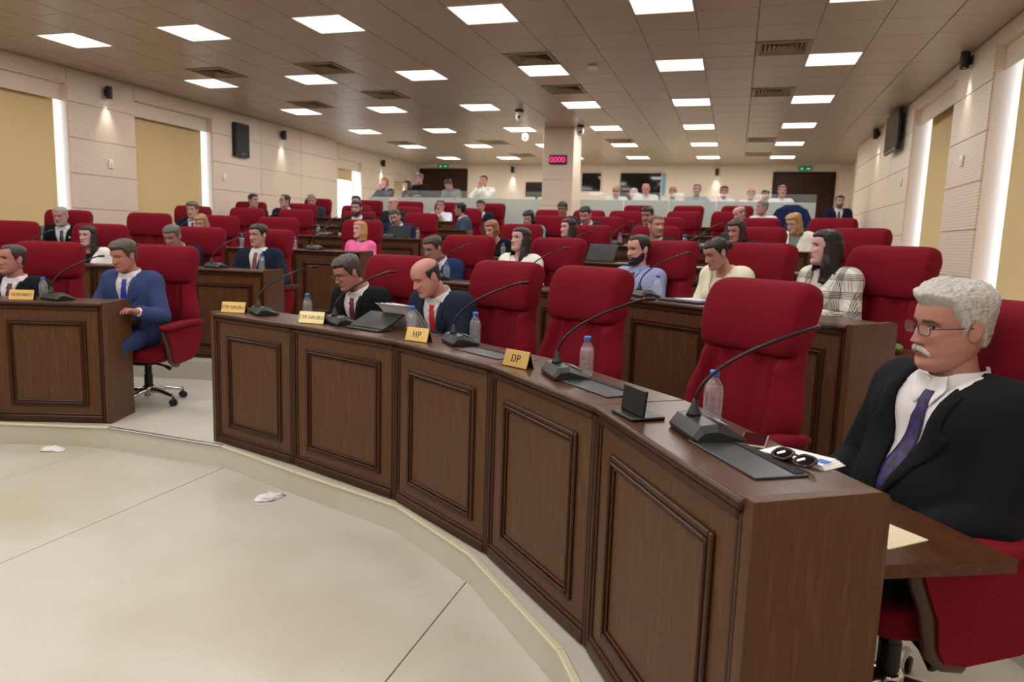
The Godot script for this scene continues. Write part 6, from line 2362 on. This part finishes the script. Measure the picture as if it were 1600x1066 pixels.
func build_small_things() -> void:
	var y := LEDGE
	var tn: float = -atan2(FRONT[5].y - FRONT[4].y, FRONT[5].x - FRONT[4].x)
	# phone
	var ph := thing("mobile_phone", "dark mobile phone lying on the end bay beside the microphone", "phone", Vector3(0.09, y, -2.12), tn + 0.9)
	var a := MB.new()
	a.box(T(Vector3(0, 0.0045, 0)), Vector3(0.07, 0.009, 0.14), 0.003)
	obj("case", a, mat(rgb(196, 190, 170), 0.3, 0.5), ph)
	var b := MB.new()
	b.box(T(Vector3(0, 0.0093, 0)), Vector3(0.064, 0.001, 0.134))
	obj("screen", b, mat(rgb(40, 18, 22), 0.08), ph)
	# folded papers
	var fp := thing("folded_papers", "small stack of folded white papers on the end bay", "papers", Vector3(0.205, y, -2.0), tn + 0.35)
	for k in 4:
		var s := MB.new()
		s.box(T(Vector3(0.004 * k, 0.0015 + k * 0.003, 0.003 * k), ry(0.05 * k)), Vector3(0.2 - 0.02 * k, 0.0026, 0.09))
		obj("sheet", s, mat(rgb(240, 240, 242), 0.7), fp)
	var bl := MB.new()
	bl.box(T(Vector3(0.07, 0.013, 0.01)), Vector3(0.03, 0.002, 0.03))
	obj("blue_tab", bl, mat(rgb(60, 120, 210), 0.6), fp)
	# sunglasses
	var sg := thing("sunglasses", "dark tortoiseshell sunglasses folded on the end bay", "sunglasses", Vector3(0.165, y + 0.001, -1.905), tn + 0.25)
	sg.position.y += 0.012
	sg.rotation.x = -1.15
	var g := MB.new()
	for s in [-1.0, 1.0]:
		var path := []
		for k in 21:
			var an := TAU * k / 20.0
			path.append(Vector3(s * 0.035 + sgnpow(cos(an), 0.7) * 0.027, 0.025 + sgnpow(sin(an), 0.7) * 0.022, 0))
		g.tube(path, 0.0035, 8)
	g.tube([Vector3(-0.01, 0.035, 0), Vector3(0.01, 0.035, 0)], 0.003, 6)
	obj("frame", g, mat(rgb(44, 22, 20), 0.2), sg)
	for s in [-1.0, 1.0]:
		var ln := MB.new()
		ln.lathe(T(Vector3(s * 0.035, 0.025, 0), Basis(Vector3.RIGHT, PI / 2)), [Vector2(0, -0.001), Vector2(0.0235, -0.001), Vector2(0.0235, 0.001), Vector2(0, 0.001)], 18)
		obj("lens", ln, mat(rgb(14, 12, 14), 0.05), sg)
		var tm := MB.new()
		tm.tube([Vector3(s * 0.062, 0.035, -0.004), Vector3(s * 0.04, 0.03, -0.012 - s * 0.004), Vector3(-s * 0.05, 0.018, -0.014 - s * 0.004)], 0.003, 6)
		obj("temple", tm, mat(rgb(44, 22, 20), 0.2), sg)
	# cream envelope on the worktop
	var en := thing("envelope", "cream envelope on the lower worktop of the white-haired man", "envelope", Vector3(0.39, WORK, -2.0), tn + 0.2)
	var e1 := MB.new()
	e1.box(T(Vector3(0, 0.002, 0)), Vector3(0.22, 0.004, 0.15), 0.001)
	obj("sheet", e1, mat(rgb(236, 224, 190), 0.7), en)
	# papers held by the balding man
	var hp := thing("paper_sheets", "white printed sheets held up by the balding man", "papers", Vector3(-1.86, 0.985, -4.02), deg_to_rad(-28.0))
	for k in 4:
		var s := MB.new()
		var rows := []
		for r in 9:
			var t := r / 8.0
			var ring := PackedVector3Array()
			# sheets lean back from the reader's hands and curl at the head
			var yy := -0.12 + 0.2 * sin(t * 1.35)
			var zz := -0.06 + 0.16 * t + 0.02 * k
			for x in [-0.115, 0.115]:
				ring.append(Vector3(x - 0.022 * k, yy, zz))
			for x in [0.115, -0.115]:
				ring.append(Vector3(x - 0.022 * k, yy - 0.0015, zz + 0.001))
			rows.append(ring)
		s.loft(rows)
		var q := obj("sheet", s, mat(rgb(240, 240, 244), 0.75), hp)
		q.rotation.y = -0.1 + 0.09 * k
	# green pouch and dark folder
	var gp := thing("green_pouch", "soft green pouch on the worktop of the woman in checks", "pouch", polar(6.5, 47.6, STEP + WORK), -deg_to_rad(48.0))
	var pm := MB.new()
	var rings := []
	for k in 13:
		var t := k / 12.0 * 2.0 - 1.0
		var f := sqrt(maxf(0.001, 1.0 - pow(absf(t), 4.0)))
		var ring := PackedVector3Array()
		for q in 20:
			var an := TAU * q / 20.0
			ring.append(Vector3(t * 0.13, 0.028 + sgnpow(sin(an), 0.7) * 0.028 * f, sgnpow(cos(an), 0.7) * 0.08 * f))
		rings.append(ring)
	pm.loft(rings)
	obj("cover", pm, fabric(rgb(112, 146, 78)), gp)
	var zp := MB.new()
	zp.tube([Vector3(-0.11, 0.05, 0.05), Vector3(0.11, 0.05, 0.05)], 0.003, 6)
	obj("zip", zp, mat(rgb(80, 100, 60), 0.5), gp)
	var fo := thing("dark_folder", "dark folder with papers on the desk of the bearded man", "folder", ledge_at(1, 36.8, 0.16), -deg_to_rad(36.8))
	var f1 := MB.new()
	f1.box(T(Vector3(0, 0.008, 0)), Vector3(0.36, 0.016, 0.22), 0.004)
	obj("cover", f1, mat(rgb(36, 38, 44), 0.5), fo)
	var f2 := MB.new()
	f2.box(T(Vector3(0.02, 0.0185, -0.02)), Vector3(0.2, 0.005, 0.14), 0.001)
	obj("papers", f2, mat(rgb(200, 206, 232), 0.7), fo)
	# scraps of white paper at the foot of the platform
	var n := 0
	for q in [[-4.62, -3.83, "crumpled white paper scrap at the platform foot before the HUKUMET desk"], [-2.62, -3.60, "crumpled white paper scrap at the platform foot under the front desks"]]:
		var sc := thing("paper_scrap", q[2], "paper", Vector3(q[0], WELL_Y, q[1]), 0.3 + n * 0.8)
		var sm := MB.new()
		var rr := []
		var nz := noise(FastNoiseLite.TYPE_SIMPLEX, 30.0, 2, 5 + n)
		for r in 7:
			var t := r / 6.0
			var ring := PackedVector3Array()
			for s in 14:
				var an := TAU * s / 14.0
				var rad := (0.075 if r < 5 else 0.03) * (1.0 + 0.35 * nz.get_noise_2d(cos(an), sin(an) + r * 0.05))
				ring.append(Vector3(cos(an) * rad * (1.2 - 0.4 * t), 0.001 + t * 0.028 * (1.0 + 0.5 * nz.get_noise_2d(cos(an) * 2.0 + r, sin(an) * 2.0)), sin(an) * rad * 0.6 * (1.2 - 0.5 * t)))
			rr.append(ring)
		sm.loft(rr)
		obj("sheet", sm, mat(rgb(236, 236, 240), 0.8), sc)
		n += 1
